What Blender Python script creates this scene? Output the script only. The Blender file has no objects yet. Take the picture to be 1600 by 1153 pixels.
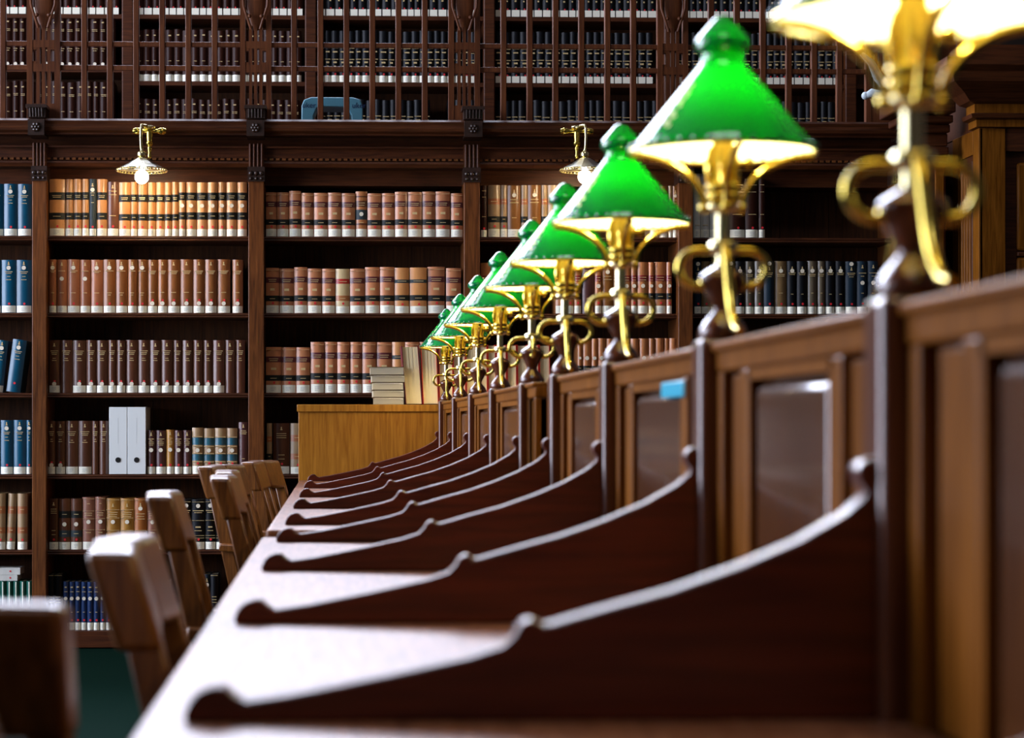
import bpy, math, random
from mathutils import Vector
random.seed(7)
SC = bpy.context.scene
COL = SC.collection
PI = math.pi

# ------------------------------------------------------------------ camera geometry
F, TH, PX, PY, CZ = 3500.0, 0.033, 640.5, 664.0, 0.98
def at(px, py, Y):
    """world x, z of a photo pixel lying on the plane y = Y"""
    a = (px - PX) / F; b = (PY - py) / F
    t = Y / (math.cos(TH) - a * math.sin(TH))
    return t * (math.sin(TH) + a * math.cos(TH)), CZ + t * b
def ax(px, Y): return at(px, PY, Y)[0]
def az(py, Y, px=300): return at(px, py, Y)[1]

# ------------------------------------------------------------------ materials
def new_mat(name):
    m = bpy.data.materials.new(name); m.use_nodes = True
    nt = m.node_tree; b = nt.nodes['Principled BSDF']
    return m, nt, b
def mat(name, col, rough=0.5, metal=0.0, vary=0.0, noise=0.0, nscale=30, coat=0.0, spec=0.5, stretch=None, coatr=0.1):
    m, nt, b = new_mat(name)
    b.inputs['Roughness'].default_value = rough; b.inputs['Metallic'].default_value = metal
    b.inputs['Specular IOR Level'].default_value = spec
    b.inputs['Coat Weight'].default_value = coat; b.inputs['Coat Roughness'].default_value = coatr
    c = nt.nodes.new('ShaderNodeRGB'); c.outputs[0].default_value = (*col, 1)
    out = c.outputs[0]
    if vary or noise:
        hsv = nt.nodes.new('ShaderNodeHueSaturation')
        nt.links.new(out, hsv.inputs['Color']); val = None
        if vary:
            oi = nt.nodes.new('ShaderNodeObjectInfo'); mr = nt.nodes.new('ShaderNodeMapRange')
            mr.inputs['To Min'].default_value = 1 - vary; mr.inputs['To Max'].default_value = 1 + vary
            nt.links.new(oi.outputs['Random'], mr.inputs['Value']); val = mr.outputs[0]
        if noise:
            tc = nt.nodes.new('ShaderNodeTexCoord'); n = nt.nodes.new('ShaderNodeTexNoise')
            mp = nt.nodes.new('ShaderNodeMapping'); mp.inputs['Scale'].default_value = stretch or (1, 1, 1)
            n.inputs['Scale'].default_value = nscale; n.inputs['Detail'].default_value = 4
            nt.links.new(tc.outputs['Object'], mp.inputs[0]); nt.links.new(mp.outputs[0], n.inputs['Vector'])
            m2 = nt.nodes.new('ShaderNodeMapRange'); m2.inputs['From Min'].default_value = .25; m2.inputs['From Max'].default_value = .75
            m2.inputs['To Min'].default_value = 1 - noise; m2.inputs['To Max'].default_value = 1 + noise
            nt.links.new(n.outputs['Fac'], m2.inputs['Value'])
            if val is None: val = m2.outputs[0]
            else:
                mu = nt.nodes.new('ShaderNodeMath'); mu.operation = 'MULTIPLY'
                nt.links.new(val, mu.inputs[0]); nt.links.new(m2.outputs[0], mu.inputs[1]); val = mu.outputs[0]
        nt.links.new(val, hsv.inputs['Value']); out = hsv.outputs[0]
    nt.links.new(out, b.inputs['Base Color'])
    return m
def wood(name, dark, light, rough=0.35, axis=2, scale=9, coat=0.3, coatr=0.15, bump=0.05, spec=.22):
    m, nt, b = new_mat(name)
    tc = nt.nodes.new('ShaderNodeTexCoord'); mp = nt.nodes.new('ShaderNodeMapping')
    s = [1.0, 1.0, 1.0]
    for i in range(3): s[i] = 0.9 if i == axis else 14.0
    mp.inputs['Scale'].default_value = s
    oi = nt.nodes.new('ShaderNodeObjectInfo'); ad = nt.nodes.new('ShaderNodeVectorMath'); ad.operation = 'ADD'
    nt.links.new(tc.outputs['Object'], ad.inputs[0]); nt.links.new(oi.outputs['Random'], ad.inputs[1])
    nt.links.new(ad.outputs[0], mp.inputs[0])
    n = nt.nodes.new('ShaderNodeTexNoise'); n.inputs['Scale'].default_value = scale
    n.inputs['Detail'].default_value = 6; n.inputs['Distortion'].default_value = 0.6
    nt.links.new(mp.outputs[0], n.inputs['Vector'])
    n2 = nt.nodes.new('ShaderNodeTexNoise'); n2.inputs['Scale'].default_value = 3.0
    nt.links.new(ad.outputs[0], n2.inputs['Vector'])
    mx = nt.nodes.new('ShaderNodeMath'); mx.operation = 'MULTIPLY_ADD'; mx.inputs[1].default_value = .4
    nt.links.new(n2.outputs['Fac'], mx.inputs[0]); nt.links.new(n.outputs['Fac'], mx.inputs[2])
    r = nt.nodes.new('ShaderNodeValToRGB')
    r.color_ramp.elements[0].position = .48; r.color_ramp.elements[0].color = (*dark, 1)
    r.color_ramp.elements[1].position = .92; r.color_ramp.elements[1].color = (*light, 1)
    nt.links.new(mx.outputs[0], r.inputs[0]); nt.links.new(r.outputs[0], b.inputs['Base Color'])
    b.inputs['Roughness'].default_value = rough; b.inputs['Specular IOR Level'].default_value = spec
    b.inputs['Coat Weight'].default_value = coat; b.inputs['Coat Roughness'].default_value = coatr
    bp = nt.nodes.new('ShaderNodeBump'); bp.inputs['Strength'].default_value = bump; bp.inputs['Distance'].default_value = .004
    nt.links.new(n.outputs['Fac'], bp.inputs['Height']); nt.links.new(bp.outputs[0], b.inputs['Normal'])
    return m
def emit(name, col, strength):
    m = bpy.data.materials.new(name); m.use_nodes = True; nt = m.node_tree; nt.nodes.clear()
    e = nt.nodes.new('ShaderNodeEmission'); e.inputs[0].default_value = (*col, 1); e.inputs[1].default_value = strength
    o = nt.nodes.new('ShaderNodeOutputMaterial'); nt.links.new(e.outputs[0], o.inputs[0]); return m

M = {}
M['case'] = wood('case_wood', (.028, .0070, .0020), (.082, .023, .0058), .45, 0, 8, .0)
M['case_v'] = wood('case_wood_upright', (.060, .018, .0045), (.165, .054, .0125), .42, 2, 8, .1)
M['case_back'] = wood('case_back_board', (.022, .007, .0018), (.080, .027, .0060), .6, 2, 6, .0)
M['screen'] = wood('screen_wood', (.050, .0135, .0042), (.12, .036, .0105), .45, 2, 8, .05)
M['carved'] = mat('carved_dark_wood', (.022, .009, .005), .38, noise=.6, nscale=90, coat=.1)
M['divider'] = wood('divider_mahogany', (.036, .0036, .0012), (.10, .014, .0035), .30, 0, 7, .55, .22, .02)
M['desk'] = wood('desk_top_wood', (.10, .032, .014), (.27, .11, .055), .38, 1, 9, .10, .30, .03, spec=.16)
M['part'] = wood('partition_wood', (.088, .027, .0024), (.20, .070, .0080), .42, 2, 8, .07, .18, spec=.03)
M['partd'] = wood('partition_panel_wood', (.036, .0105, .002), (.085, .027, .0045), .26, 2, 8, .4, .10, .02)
M['post'] = wood('post_wood', (.050, .012, .004), (.12, .034, .010), .3, 2, 8, .6, .15)
M['oak'] = wood('veneer_oak', (.25, .090, .007), (.45, .19, .022), .42, 2, 7, .15)
M['chair'] = wood('chair_wood', (.055, .016, .0025), (.21, .072, .0115), .36, 2, 8, .5, .26)
M['bowl'] = wood('turned_wood', (.050, .012, .004), (.13, .036, .012), .24, 2, 6, .7, .08, .0)
M['brass'] = mat('brass', (.70, .53, .10), .20, 1.0, noise=.1, nscale=40)
M['brass_s'] = mat('pale_brass', (.78, .70, .38), .22, 1.0, noise=.1, nscale=60)
M['tin'] = mat('silvered_metal', (.90, .88, .76), .30, 1.0)
M['gilt'] = mat('gilt', (.95, .80, .35), .35, .0)
M['gold_text'] = mat('gilt_lettering', (.72, .55, .26), .4, .3)
M['label'] = mat('paper_label', (.86, .85, .70), .6, noise=.06, nscale=200, vary=.06)
M['sticker'] = mat('cream_sticker', (.78, .72, .56), .55)
M['red'] = mat('red_dot', (.65, .02, .03), .5)
M['paper'] = mat('book_pages', (.84, .70, .40), .8, noise=.10, nscale=60, stretch=(40, 1, .3), vary=.08)
M['paper_h'] = mat('book_pages_flat', (.50, .44, .30), .8, noise=.18, nscale=60, stretch=(.3, 1, 40), vary=.12)
M['paper_w'] = mat('loose_paper', (.85, .80, .62), .8)
M['binder'] = mat('white_binder', (.72, .76, .74), .45)
M['black'] = mat('black_plastic', (.01, .01, .01), .4)
M['grey_text'] = mat('faint_print', (.45, .47, .47), .6)
M['stool'] = mat('blue_grey_plastic', (.055, .20, .27), .45)
M['cyan'] = mat('blue_plate', (.01, .36, .52), .35)
M['stone'] = mat('pale_carved_stone', (.45, .52, .55), .6, noise=.2, nscale=50)
M['carpet'] = mat('green_carpet', (.0015, .011, .007), .95, noise=.3, nscale=220, spec=.02)
M['plaster'] = mat('plaster', (.10, .08, .06), .8)
M['dplaster'] = mat('dark_plaster', (.03, .02, .014), .8)
M['bulb'] = emit('lamp_bulb', (1.0, .80, .40), 470)
M['bulb_wall'] = emit('wall_bulb', (1.0, .74, .46), 110)
def glass_shade(name, weight, dark):
    """green cased glass: green and glossy outside, white opal inside, letting some lamp light through"""
    m = bpy.data.materials.new(name); m.use_nodes = True; nt = m.node_tree; nt.nodes.clear()
    N = nt.nodes.new; L = nt.links.new
    out = N('ShaderNodeOutputMaterial')
    df = N('ShaderNodeBsdfDiffuse'); df.inputs[0].default_value = (*dark, 1)
    tr = N('ShaderNodeBsdfTranslucent'); tr.inputs[0].default_value = (.0, .80, .004, 1)
    a = N('ShaderNodeMixShader'); a.inputs[0].default_value = weight; L(df.outputs[0], a.inputs[1]); L(tr.outputs[0], a.inputs[2])
    gl = N('ShaderNodeBsdfGlossy'); gl.inputs['Roughness'].default_value = .10
    fr = N('ShaderNodeFresnel'); fr.inputs[0].default_value = 1.85
    a2 = N('ShaderNodeMixShader'); L(fr.outputs[0], a2.inputs[0]); L(a.outputs[0], a2.inputs[1]); L(gl.outputs[0], a2.inputs[2])
    d = N('ShaderNodeBsdfDiffuse'); d.inputs[0].default_value = (.95, .90, .66, 1)
    t2 = N('ShaderNodeBsdfTranslucent'); t2.inputs[0].default_value = (.2, .8, .3, 1)
    c = N('ShaderNodeMixShader'); c.inputs[0].default_value = .08; L(d.outputs[0], c.inputs[1]); L(t2.outputs[0], c.inputs[2])
    g = N('ShaderNodeNewGeometry'); e = N('ShaderNodeMixShader')
    L(g.outputs['Backfacing'], e.inputs[0]); L(a2.outputs[0], e.inputs[1]); L(c.outputs[0], e.inputs[2]); L(e.outputs[0], out.inputs[0])
    return m
M['shade'] = glass_shade('green_cased_glass', .034, (.0, .10, .042))
M['finial'] = glass_shade('green_glass_finial', .05, (.0, .10, .05))
M['opal'] = mat('glass_finial', (.0, .12, .06), .12, coat=1.0, coatr=.05)
BK = {  # book covers
 'tan': (.56, .28, .13), 'tan2': (.62, .33, .17), 'rose': (.50, .22, .13), 'brown': (.24, .095, .035), 'brownp': (.33, .13, .075),
 'dbrown': (.085, .032, .020), 'choc': (.11, .042, .026), 'purple': (.075, .030, .038), 'blue': (.0, .070, .13), 'navy': (.006, .025, .09),
 'dnavy': (.010, .022, .035), 'black': (.005, .006, .008), 'grey': (.10, .088, .075), 'olive': (.16, .11, .062), 'gtan': (.33, .24, .17),
 'ochre': (.36, .19, .045), 'mauve': (.22, .10, .085), 'crimson': (.13, .005, .028), 'orange': (.28, .10, .03), 'pale': (.58, .50, .36),
 'maroon': (.026, .0075, .005), 'umber': (.20, .085, .022), 'green': (.0, .075, .05), 'white': (.62, .62, .56), 'redcl': (.40, .02, .015),
 'cream': (.60, .55, .36), 'teal': (.02, .10, .14), 'bblack': (.016, .018, .016), 'bpurp': (.115, .03, .045), 'bred': (.42, .03, .03),
 'bslate': (.035, .05, .055), 'bwine': (.20, .015, .025), 'tand': (.36, .14, .07), 'leather': (.40, .17, .08)}
for k, c in BK.items():
    if c[0] > c[2]*1.3: c = (c[0]*1.02, c[1]*.92, c[2]*.66)
    M['b_' + k] = mat('book_' + k, c, .42, vary=.13, noise=.12, nscale=45, stretch=(1, 1, .35), coat=0 if k in ('maroon', 'black', 'dnavy', 'bblack', 'bslate') else .6, coatr=.26, spec=.15)

# ------------------------------------------------------------------ mesh builder
class MB:
    def __init__(s): s.v = []; s.f = []; s.m = []; s.sm = []
    def add(s, vs, fs, mi=0, smooth=False):
        o = len(s.v); s.v += [tuple(p) for p in vs]
        for q in fs: s.f.append([o + i for i in q]); s.m.append(mi); s.sm.append(smooth)
        return s
    def box(s, x0, x1, y0, y1, z0, z1, mi=0):
        return s.add([(x0,y0,z0),(x1,y0,z0),(x1,y1,z0),(x0,y1,z0),(x0,y0,z1),(x1,y0,z1),(x1,y1,z1),(x0,y1,z1)],
                     [(0,3,2,1),(4,5,6,7),(0,1,5,4),(1,2,6,5),(2,3,7,6),(3,0,4,7)], mi)
    def hexa(s, pts, mi=0):
        return s.add(pts, [(0,3,2,1),(4,5,6,7),(0,1,5,4),(1,2,6,5),(2,3,7,6),(3,0,4,7)], mi)
    def prism(s, poly, a0, a1, axis='y', mi=0):
        """poly: 2-D outline; extruded along axis. axis y: (x,z); axis x: (y,z); axis z: (x,y)"""
        n = len(poly)
        def P(p, a):
            return (p[0], a, p[1]) if axis == 'y' else (a, p[0], p[1]) if axis == 'x' else (p[0], p[1], a)
        vs = [P(p, a0) for p in poly] + [P(p, a1) for p in poly]
        ar = sum(poly[i][0]*poly[(i+1)%n][1]-poly[(i+1)%n][0]*poly[i][1] for i in range(n))
        fs = [tuple(range(n)), tuple(range(2*n-1, n-1, -1))] + [(i, i+n, (i+1)%n+n, (i+1)%n) for i in range(n)]
        flip = (ar < 0) if axis in 'y' else (ar > 0)
        if flip: fs = [tuple(reversed(q)) for q in fs]
        return s.add(vs, fs, mi)
    def lathe(s, prof, cx=0, cy=0, cz=0, n=32, mi=0, axis='z', cap=True, sq=1.0):
        """prof: list (r, h) from low to high"""
        vs = []
        for r, h in prof:
            for k in range(n):
                a = 2*PI*k/n; c, d = r*math.cos(a), r*math.sin(a)*sq
                vs.append((cx+c, cy+d, cz+h) if axis == 'z' else (cx+h, cy+c, cz+d) if axis == 'x' else (cx+c, cy+h, cz+d))
        fs = []
        for i in range(len(prof)-1):
            for k in range(n):
                q = (i*n+k, i*n+(k+1)%n, (i+1)*n+(k+1)%n, (i+1)*n+k)
                fs.append(q if axis != 'y' else tuple(reversed(q)))
        s.add(vs, fs, mi, True)
        if cap:
            o = len(s.v)-len(vs)
            for idx, rev in ((0, True), (len(prof)-1, False)):
                if prof[idx][0] > 1e-5:
                    q = [o+idx*n+k for k in range(n)]
                    if rev != (axis == 'y'): q.reverse()
                    s.f.append(q); s.m.append(mi); s.sm.append(False)
        return s
    def tube(s, pts, r, n=10, mi=0):
        pts = [Vector(p) for p in pts]; R = r if isinstance(r, (list, tuple)) else [r]*len(pts)
        vs = []; prev = None
        for i, p in enumerate(pts):
            t = (pts[min(i+1, len(pts)-1)] - pts[max(i-1, 0)]).normalized()
            if prev is None:
                u = t.cross(Vector((0, 0, 1)))
                if u.length < .1: u = t.cross(Vector((0, 1, 0)))
            else: u = prev - t*prev.dot(t)
            u.normalize(); prev = u; w = t.cross(u)
            for k in range(n):
                a = 2*PI*k/n; vs.append(p + (u*math.cos(a) + w*math.sin(a))*R[i])
        fs = [(i*n+k, i*n+(k+1)%n, (i+1)*n+(k+1)%n, (i+1)*n+k) for i in range(len(pts)-1) for k in range(n)]
        o = len(s.v); s.add(vs, fs, mi, True)
        s.f.append([o+k for k in reversed(range(n))]); s.m.append(mi); s.sm.append(False)
        s.f.append([o+(len(pts)-1)*n+k for k in range(n)]); s.m.append(mi); s.sm.append(False)
        return s
    def ball(s, c, r, n=14, mi=0, sz=1.0):
        pr = [(max(r*math.sin(PI*i/8), 1e-6), -r*sz*math.cos(PI*i/8)) for i in range(9)]
        return s.lathe(pr, *c, n=n, mi=mi, cap=False)
    def build(s, name, mats, parent=None, world=True, bevel=0, seg=2):
        if not isinstance(mats, (list, tuple)): mats = [mats]
        off = Vector((0, 0, 0))
        if parent is not None and world:
            q = parent
            while q is not None: off += q.location; q = q.parent
        me = bpy.data.meshes.new(name)
        me.from_pydata([Vector(v)-off for v in s.v], [], s.f)
        for m in mats: me.materials.append(m)
        me.polygons.foreach_set('material_index', s.m); me.polygons.foreach_set('use_smooth', s.sm)
        me.update()
        if any(s.sm): me.set_sharp_from_angle(angle=.75)
        o = bpy.data.objects.new(name, me); COL.objects.link(o)
        if parent is not None: o.parent = parent
        if bevel:
            b = o.modifiers.new('edge', 'BEVEL'); b.width = bevel; b.segments = seg; b.limit_method = 'ANGLE'; b.angle_limit = .6
            b.harden_normals = False
            for p in me.polygons: p.use_smooth = True
            me.set_sharp_from_angle(angle=.9)
        return o
def B(*a, mi=0): return MB().box(*a, mi=mi)
def thing(name, label, cat, loc=(0, 0, 0), rz=0, group=None):
    o = bpy.data.objects.new(name, None); COL.objects.link(o); o.location = loc; o.rotation_euler = (0, 0, rz)
    o.empty_display_size = .05
    return tag(o, label, cat, group)
def tag(o, label, cat, group=None):
    o['label'] = label; o['category'] = cat
    if group: o['group'] = group
    return o
def struct(o): o['kind'] = 'structure'; return o
def copy_tree(o, parent=None):
    c = o.copy(); COL.objects.link(c)
    if parent is not None: c.parent = parent
    for ch in list(o.children):
        d = ch.copy(); COL.objects.link(d); d.parent = c
        for g in list(ch.children):
            e = g.copy(); COL.objects.link(e); e.parent = d
    return c
ORD = 'first second third fourth fifth sixth seventh eighth ninth tenth eleventh twelfth thirteenth fourteenth fifteenth sixteenth seventeenth eighteenth nineteenth twentieth twenty-first twenty-second twenty-third twenty-fourth twenty-fifth twenty-sixth twenty-seventh twenty-eighth twenty-ninth thirtieth'.split()

# ------------------------------------------------------------------ room shell
YW = 9.86                     # front plane of the bookcase
YB = YW + .27                 # its back board
ZG = 2.20                     # gallery floor
XL, XR, YR, YK, ZT = -7.0, 6.5, -5.0, 13.0, 13.0
struct(B(XL, XR, YR, YK, -.1, 0).build('floor', M['carpet']))
w = MB()
# left wall with three tall window openings
wy = [(1.0, 3.2, 1.6, 6.0, 90), (4.4, 9.3, .7, 6.0, 1250), (9.9, 12.7, 3.6, 12.4, 700)]
ys = [YR] + [v for p in wy for v in p[:2]] + [YK]
for i in range(0, len(ys), 2): w.box(XL-.3, XL, ys[i], ys[i+1], 0, ZT)
for a, b, c, d, e in wy: w.box(XL-.3, XL, a, b, 0, c); w.box(XL-.3, XL, a, b, d, ZT)
struct(w.build('wall_left', M['plaster']))
struct(B(XR, XR+.2, YR, YK, 0, ZT).build('wall_right', M['dplaster']))
struct(B(XL, XR, YR-.2, YR, 0, ZT).build('wall_rear', M['dplaster']))
w = MB()                                     # back wall with a clerestory opening
CX0, CX1, CZ0, CZ1 = -6.2, 1.2, 4.3, 9.4
w.box(XL, CX0, YK, YK+.3, 0, ZT).box(CX1, XR, YK, YK+.3, 0, ZT).box(CX0, CX1, YK, YK+.3, 0, CZ0).box(CX0, CX1, YK, YK+.3, CZ1, ZT)
struct(w.build('wall_back', M['dplaster']))
struct(B(XL, XR, YB+.03, YB+.13, 0, ZG-.16).build('wall_under_gallery', M['dplaster']))
w = MB()
SK = (-3.2, 2.6, -4.6, -1.2)  # unseen roof opening behind the camera, added for the front fill
w.box(XL, SK[0], YR, YK, ZT, ZT+.2).box(SK[1], XR, YR, YK, ZT, ZT+.2).box(SK[0], SK[1], YR, SK[2], ZT, ZT+.2).box(SK[0], SK[1], SK[3], YK, ZT, ZT+.2)
struct(w.build('ceiling', M['plaster']))
struct(B(XL, XR, YW+.07, YK, ZG-.16, ZG).build('trim_gallery_floor', M['case']))
def win(n, a, b, c, d, plane):
    fr = MB(); t = .06
    def bx(u0, u1, v0, v1):
        if plane[0] == 'x': fr.box(plane[1]-.12, plane[1]-.06, u0, u1, v0, v1)
        elif plane[0] == 'y': fr.box(u0, u1, plane[1]+.06, plane[1]+.12, v0, v1)
        else: fr.box(u0, u1, v0, v1, plane[1]+.06, plane[1]+.12)
    k = max(2, round((b-a)/.75))
    for i in range(k+1): u = a+(b-a)*i/k; bx(max(a, u-t/2), min(b, u+t/2), c, d)
    k2 = max(2, round((d-c)/1.1))
    for i in range(k2+1): v = c+(d-c)*i/k2; bx(a, b, max(c, v-t/2), min(d, v+t/2))
    struct(fr.build('window_%d' % n, M['plaster']))
for i, (a, b, c, d, e) in enumerate(wy): win(i+1, a, b, c, d, ('x', XL))
win(4, CX0, CX1, CZ0, CZ1, ('y', YK)); win(5, SK[0], SK[1], SK[2], SK[3], ('z', ZT))  # the last one frames the added fill skylight
# daylight through those windows; the skylight is an added front fill
def area(name, loc, rot, sx, sy, e, col):
    l = bpy.data.lights.new(name, 'AREA'); l.shape = 'RECTANGLE'; l.size = sx; l.size_y = sy; l.energy = e; l.color = col
    o = bpy.data.objects.new(name, l); COL.objects.link(o); o.location = loc; o.rotation_euler = rot
    return o
DAY = (.76, .81, 1.0)
area('daylight_clerestory', ((CX0+CX1)/2, YK+.05, (CZ0+CZ1)/2), (-PI/2, 0, 0), CX1-CX0, CZ1-CZ0, 2700, DAY)
area('skylight_front_fill', ((SK[0]+SK[1])/2, (SK[2]+SK[3])/2, ZT+.05), (0, 0, 0), SK[1]-SK[0], SK[3]-SK[2], 330, (.92, .93, 1.0))
for a, b, c, d, e in wy: area('daylight_window', (XL-.05, (a+b)/2, (c+d)/2), (0, -PI/2, 0), d-c, b-a, e, DAY)

# ------------------------------------------------------------------ lower bookcase
SY = {1: 369, 2: 489, 3: 614, 4: 741, 5: 859, 6: 985}
SZ = {k: az(v, YW) for k, v in SY.items()}
UP = [(-288, -264), (50, 72.5), (388, 412.5), (725, 750), (1060, 1083), (1397, 1421)]
UPX = [(ax(a, YW-.04), ax(b, YW-.04)) for a, b in UP]
ztop = az(262, YW); zcor = az(186, YW-.105)
case = thing('bookcase', 'long dark wooden bookcase with five bays of shelves below the gallery', 'bookcase', ((UPX[0][0]+UPX[-1][1])/2, YW, 0))
for a, b in UPX:
    u = B(a, b, YW-.04, YB, 0, az(284, YW)).build('upright', M['case_v'], case, bevel=.003)
    f = MB()                                           # fluted block over each upright
    z0, z1 = az(262, YW), az(226, YW); f.box(a, b, YW-.035, YW+.1, z0, z1)
    for k in range(4):
        x = a+(b-a)*(k+.5)/4; f.lathe([(.0058, 0), (.0058, z1-z0)], x, YW-.037, z0, n=10)
    f.build('fluted_block', M['case'], case)
    f = MB(); z0, z1 = az(285, YW), az(262, YW); f.box(a-.003, b+.003, YW-.05, YW+.1, z0, z1)
    for k in range(3):
        x = a+(b-a)*(k+.5)/3; f.ball((x, YW-.05, z0+(z1-z0)*.55), .011, n=10); f.ball((x, YW-.05, z0+(z1-z0)*.2), .008, n=8)
    f.build('carved_capital', M['carved'], case)
    f = MB(); z0, z1 = az(212, YW-.14), az(187, YW-.14); f.box(a-.004, b+.004, YW-.145, YW, z0, z1)
    xc = (a+b)/2; zc = (z0+z1)/2
    for k in range(6): f.ball((xc+.013*math.cos(k*PI/3), YW-.147, zc+.013*math.sin(k*PI/3)), .0085, n=8)
    f.ball((xc, YW-.150, zc), .008, n=8)
    f.build('rosette_block', M['carved'], case)
for i in range(5):
    x0, x1 = UPX[i][1], UPX[i+1][0]
    for k in range(1, 7):
        z = SZ[k]
        if k < 6:
            s = MB(); s.box(x0, x1, YW+.006, YB, z-.021, z)
            s.lathe([(.0045, 0), (.0045, x1-x0)], x0, YW+.006, z-.0065, n=8, axis='x'); s.lathe([(.0045, 0), (.0045, x1-x0)], x0, YW+.006, z-.0165, n=8, axis='x')
            s.build('shelf', M['case'], case)
        else: B(x0, x1, YW-.01, YB, 0.005, z).build('plinth', M['case'], case, bevel=.002)
    bp = MB(); n = 4
    for k in range(n):
        a = x0+(x1-x0)*k/n; b = x0+(x1-x0)*(k+1)/n; bp.box(a+.001, b-.001, YB, YB+.02, SZ[6], az(230, YW))
    bp.build('back_panel', M['case_back'], case)
X0, X1 = UPX[0][0], UPX[-1][1]
YC = YW
prof = [(.10, 186), (-.105, 186), (-.118, 189), (-.112, 194), (-.124, 199), (-.120, 204), (-.100, 208), (-.100, 210.5), (-.09, 211), (.05, 212), (.06, 227), (-.03, 228), (-.03, 231), (-.008, 232), (-.008, 247), (-.004, 247.5), (-.004, 251), (-.02, 252), (-.022, 255), (-.012, 261), (.06, 262), (.06, 230), (.10, 229)]
c = MB().prism([(YC+p[0], zcor if p[1] == 186 else az(p[1], YC+min(p[0], 0))) for p in prof], X0, X1, 'x')
c.build('cornice', M['case'], case)
d = MB(); x = X0; z0, z1 = az(251, YW), az(247.5, YW)
while x < X1: d.box(x, x+.016, YW-.018, YW, z0, z1); x += .027
d.build('dentil_moulding', M['case_v'], case)
B(X0, X1, YW+.02, YB, az(262, YW), az(255, YW)).build('soffit', M['case_back'], case)

# ------------------------------------------------------------------ books
def book_mesh(w, h, d, st):
    """returns (cover MB, mats, bulge, arc fn)"""
    bulge = min(.32*w, .012); n = 6
    arc = [(-w/2+w*i/n, -bulge*(1-(2*i/n-1)**2)) for i in range(n+1)]
    plan = arc + [(w/2, d), (-w/2, d)]
    bands = st.get('bands', []); cuts = sorted({0.0, 1.0, *[t for b in bands for t in b[:2]]})
    mats = [st['base']]; m = MB()
    for t0, t1 in zip(cuts, cuts[1:]):
        mi = 0
        for b in bands:
            if b[0]-1e-6 <= t0 and t1 <= b[1]+1e-6:
                if b[2] not in mats: mats.append(b[2])
                mi = mats.index(b[2])
        z1, z0 = h*(1-t0), h*(1-t1); N = len(plan)
        vs = [(x, y, z0) for x, y in plan]+[(x, y, z1) for x, y in plan]
        m.add(vs, [(i, i+1, i+1+N, i+N) for i in range(n)], mi, True)
        m.add(vs, [(i, (i+1) % N, (i+1) % N+N, i+N) for i in range(n, N)], 0)
    mats.append('paper_cap'); pm = len(mats)-1
    N = len(plan); inn = [(x*(1-.005/w if w > .01 else .8), min(max(y, -bulge*.2)+.002, d-.003)) for x, y in plan]
    for z, dz, rev in ((h, -.004, False), (0.0, .004, True)):
        vs = [(x, y, z) for x, y in plan]+[(x, y, z) for x, y in inn]+[(x, y, z+dz) for x, y in inn]
        q = [(i, (i+1) % N, (i+1) % N+N, i+N) for i in range(N)]+[(i+N, (i+1) % N+N, (i+1) % N+2*N, i+2*N) for i in range(N)]
        cap = [tuple(range(2*N, 3*N))]
        if rev: q = [tuple(reversed(k)) for k in q]; cap = [tuple(reversed(cap[0]))]
        m.add(vs, q, 0); m.add(vs, cap, pm)
    return m, [M['paper_h'] if k == 'paper_cap' else M['b_'+k] for k in mats], bulge, arc
def patch(arc, z0, z1, inset=.04, out=.0009):
    m = MB(); a = [(x*(1-inset), y-out) for x, y in arc]; n = len(a)
    vs = [(x, y, z0) for x, y in a]+[(x, y, z1) for x, y in a]
    m.add(vs, [(i, i+1, i+1+n, i+n) for i in range(n-1)], 0, True); return m
def make_book(x, y, z, w, h, st, name='book', d=.17, rx=0.0, parts=True, lean=0.0):
    m, mats, bulge, arc = book_mesh(w, h, d, st)
    o = m.build(name, mats, None); o.location = (x, y+bulge, z)
    if lean: o.rotation_euler = (0, lean, 0)
    if not parts: return o
    if st.get('label'):
        f0 = st['label']; lm = patch(arc, h*.006, h*(1-f0))
        lm.build('call_number_label', M['label'], o, world=False)
        t = MB()
        for k, q in enumerate((.3, .5, .68)):
            zz = h*(1-f0)*q; t.box(-w*.2, w*(.16 if k else .05), -bulge-.0016, -bulge-.0010, zz, zz+.0016)
        t.build('printed_code', M['grey_text'], o, world=False)
    if st.get('text'):
        t = MB()
        for q in st['text']:
            f, ww, hh = (q+(.0022,))[:3] if isinstance(q, tuple) else (q, .30, .0022)
            t.box(-w*ww, w*ww, -bulge-.0012, -bulge*.55, h*(1-f)-hh, h*(1-f))
        if st.get('emblem'):
            f = st['emblem']; t.box(-.0022, .0022, -bulge-.0014, -bulge+.001, h*(1-f)-.004, h*(1-f)+.006)
            t.box(-.0045, .0045, -bulge-.0014, -bulge+.001, h*(1-f)-.008, h*(1-f)-.004)
        t.build('title_lettering', M['gold_text'], o, world=False)
    if st.get('sticker'):
        r = min(.0092, w*.33); t = MB().lathe([(r, 0), (r, .0012)], 0, -bulge-.0016, h*(1-st['sticker']), n=14, axis='y')
        t.build('round_sticker', M['sticker'], o, world=False)
        if st.get('dot') is None: pass
    if st.get('dot'):
        r = min(.0052, w*.2); t = MB().lathe([(r, 0), (r, .0010)], w*.04, -bulge-.0014, h*(1-st['dot']), n=10, axis='y')
        t.build('red_dot', M['red'], o, world=False)
    return o
def S(base, desc, **k): k['base'] = base; k['desc'] = desc; return k
TT = [(.235, .30), (.265, .26), (.295, .22), (.36, .1), (.39, .17)]
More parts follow.
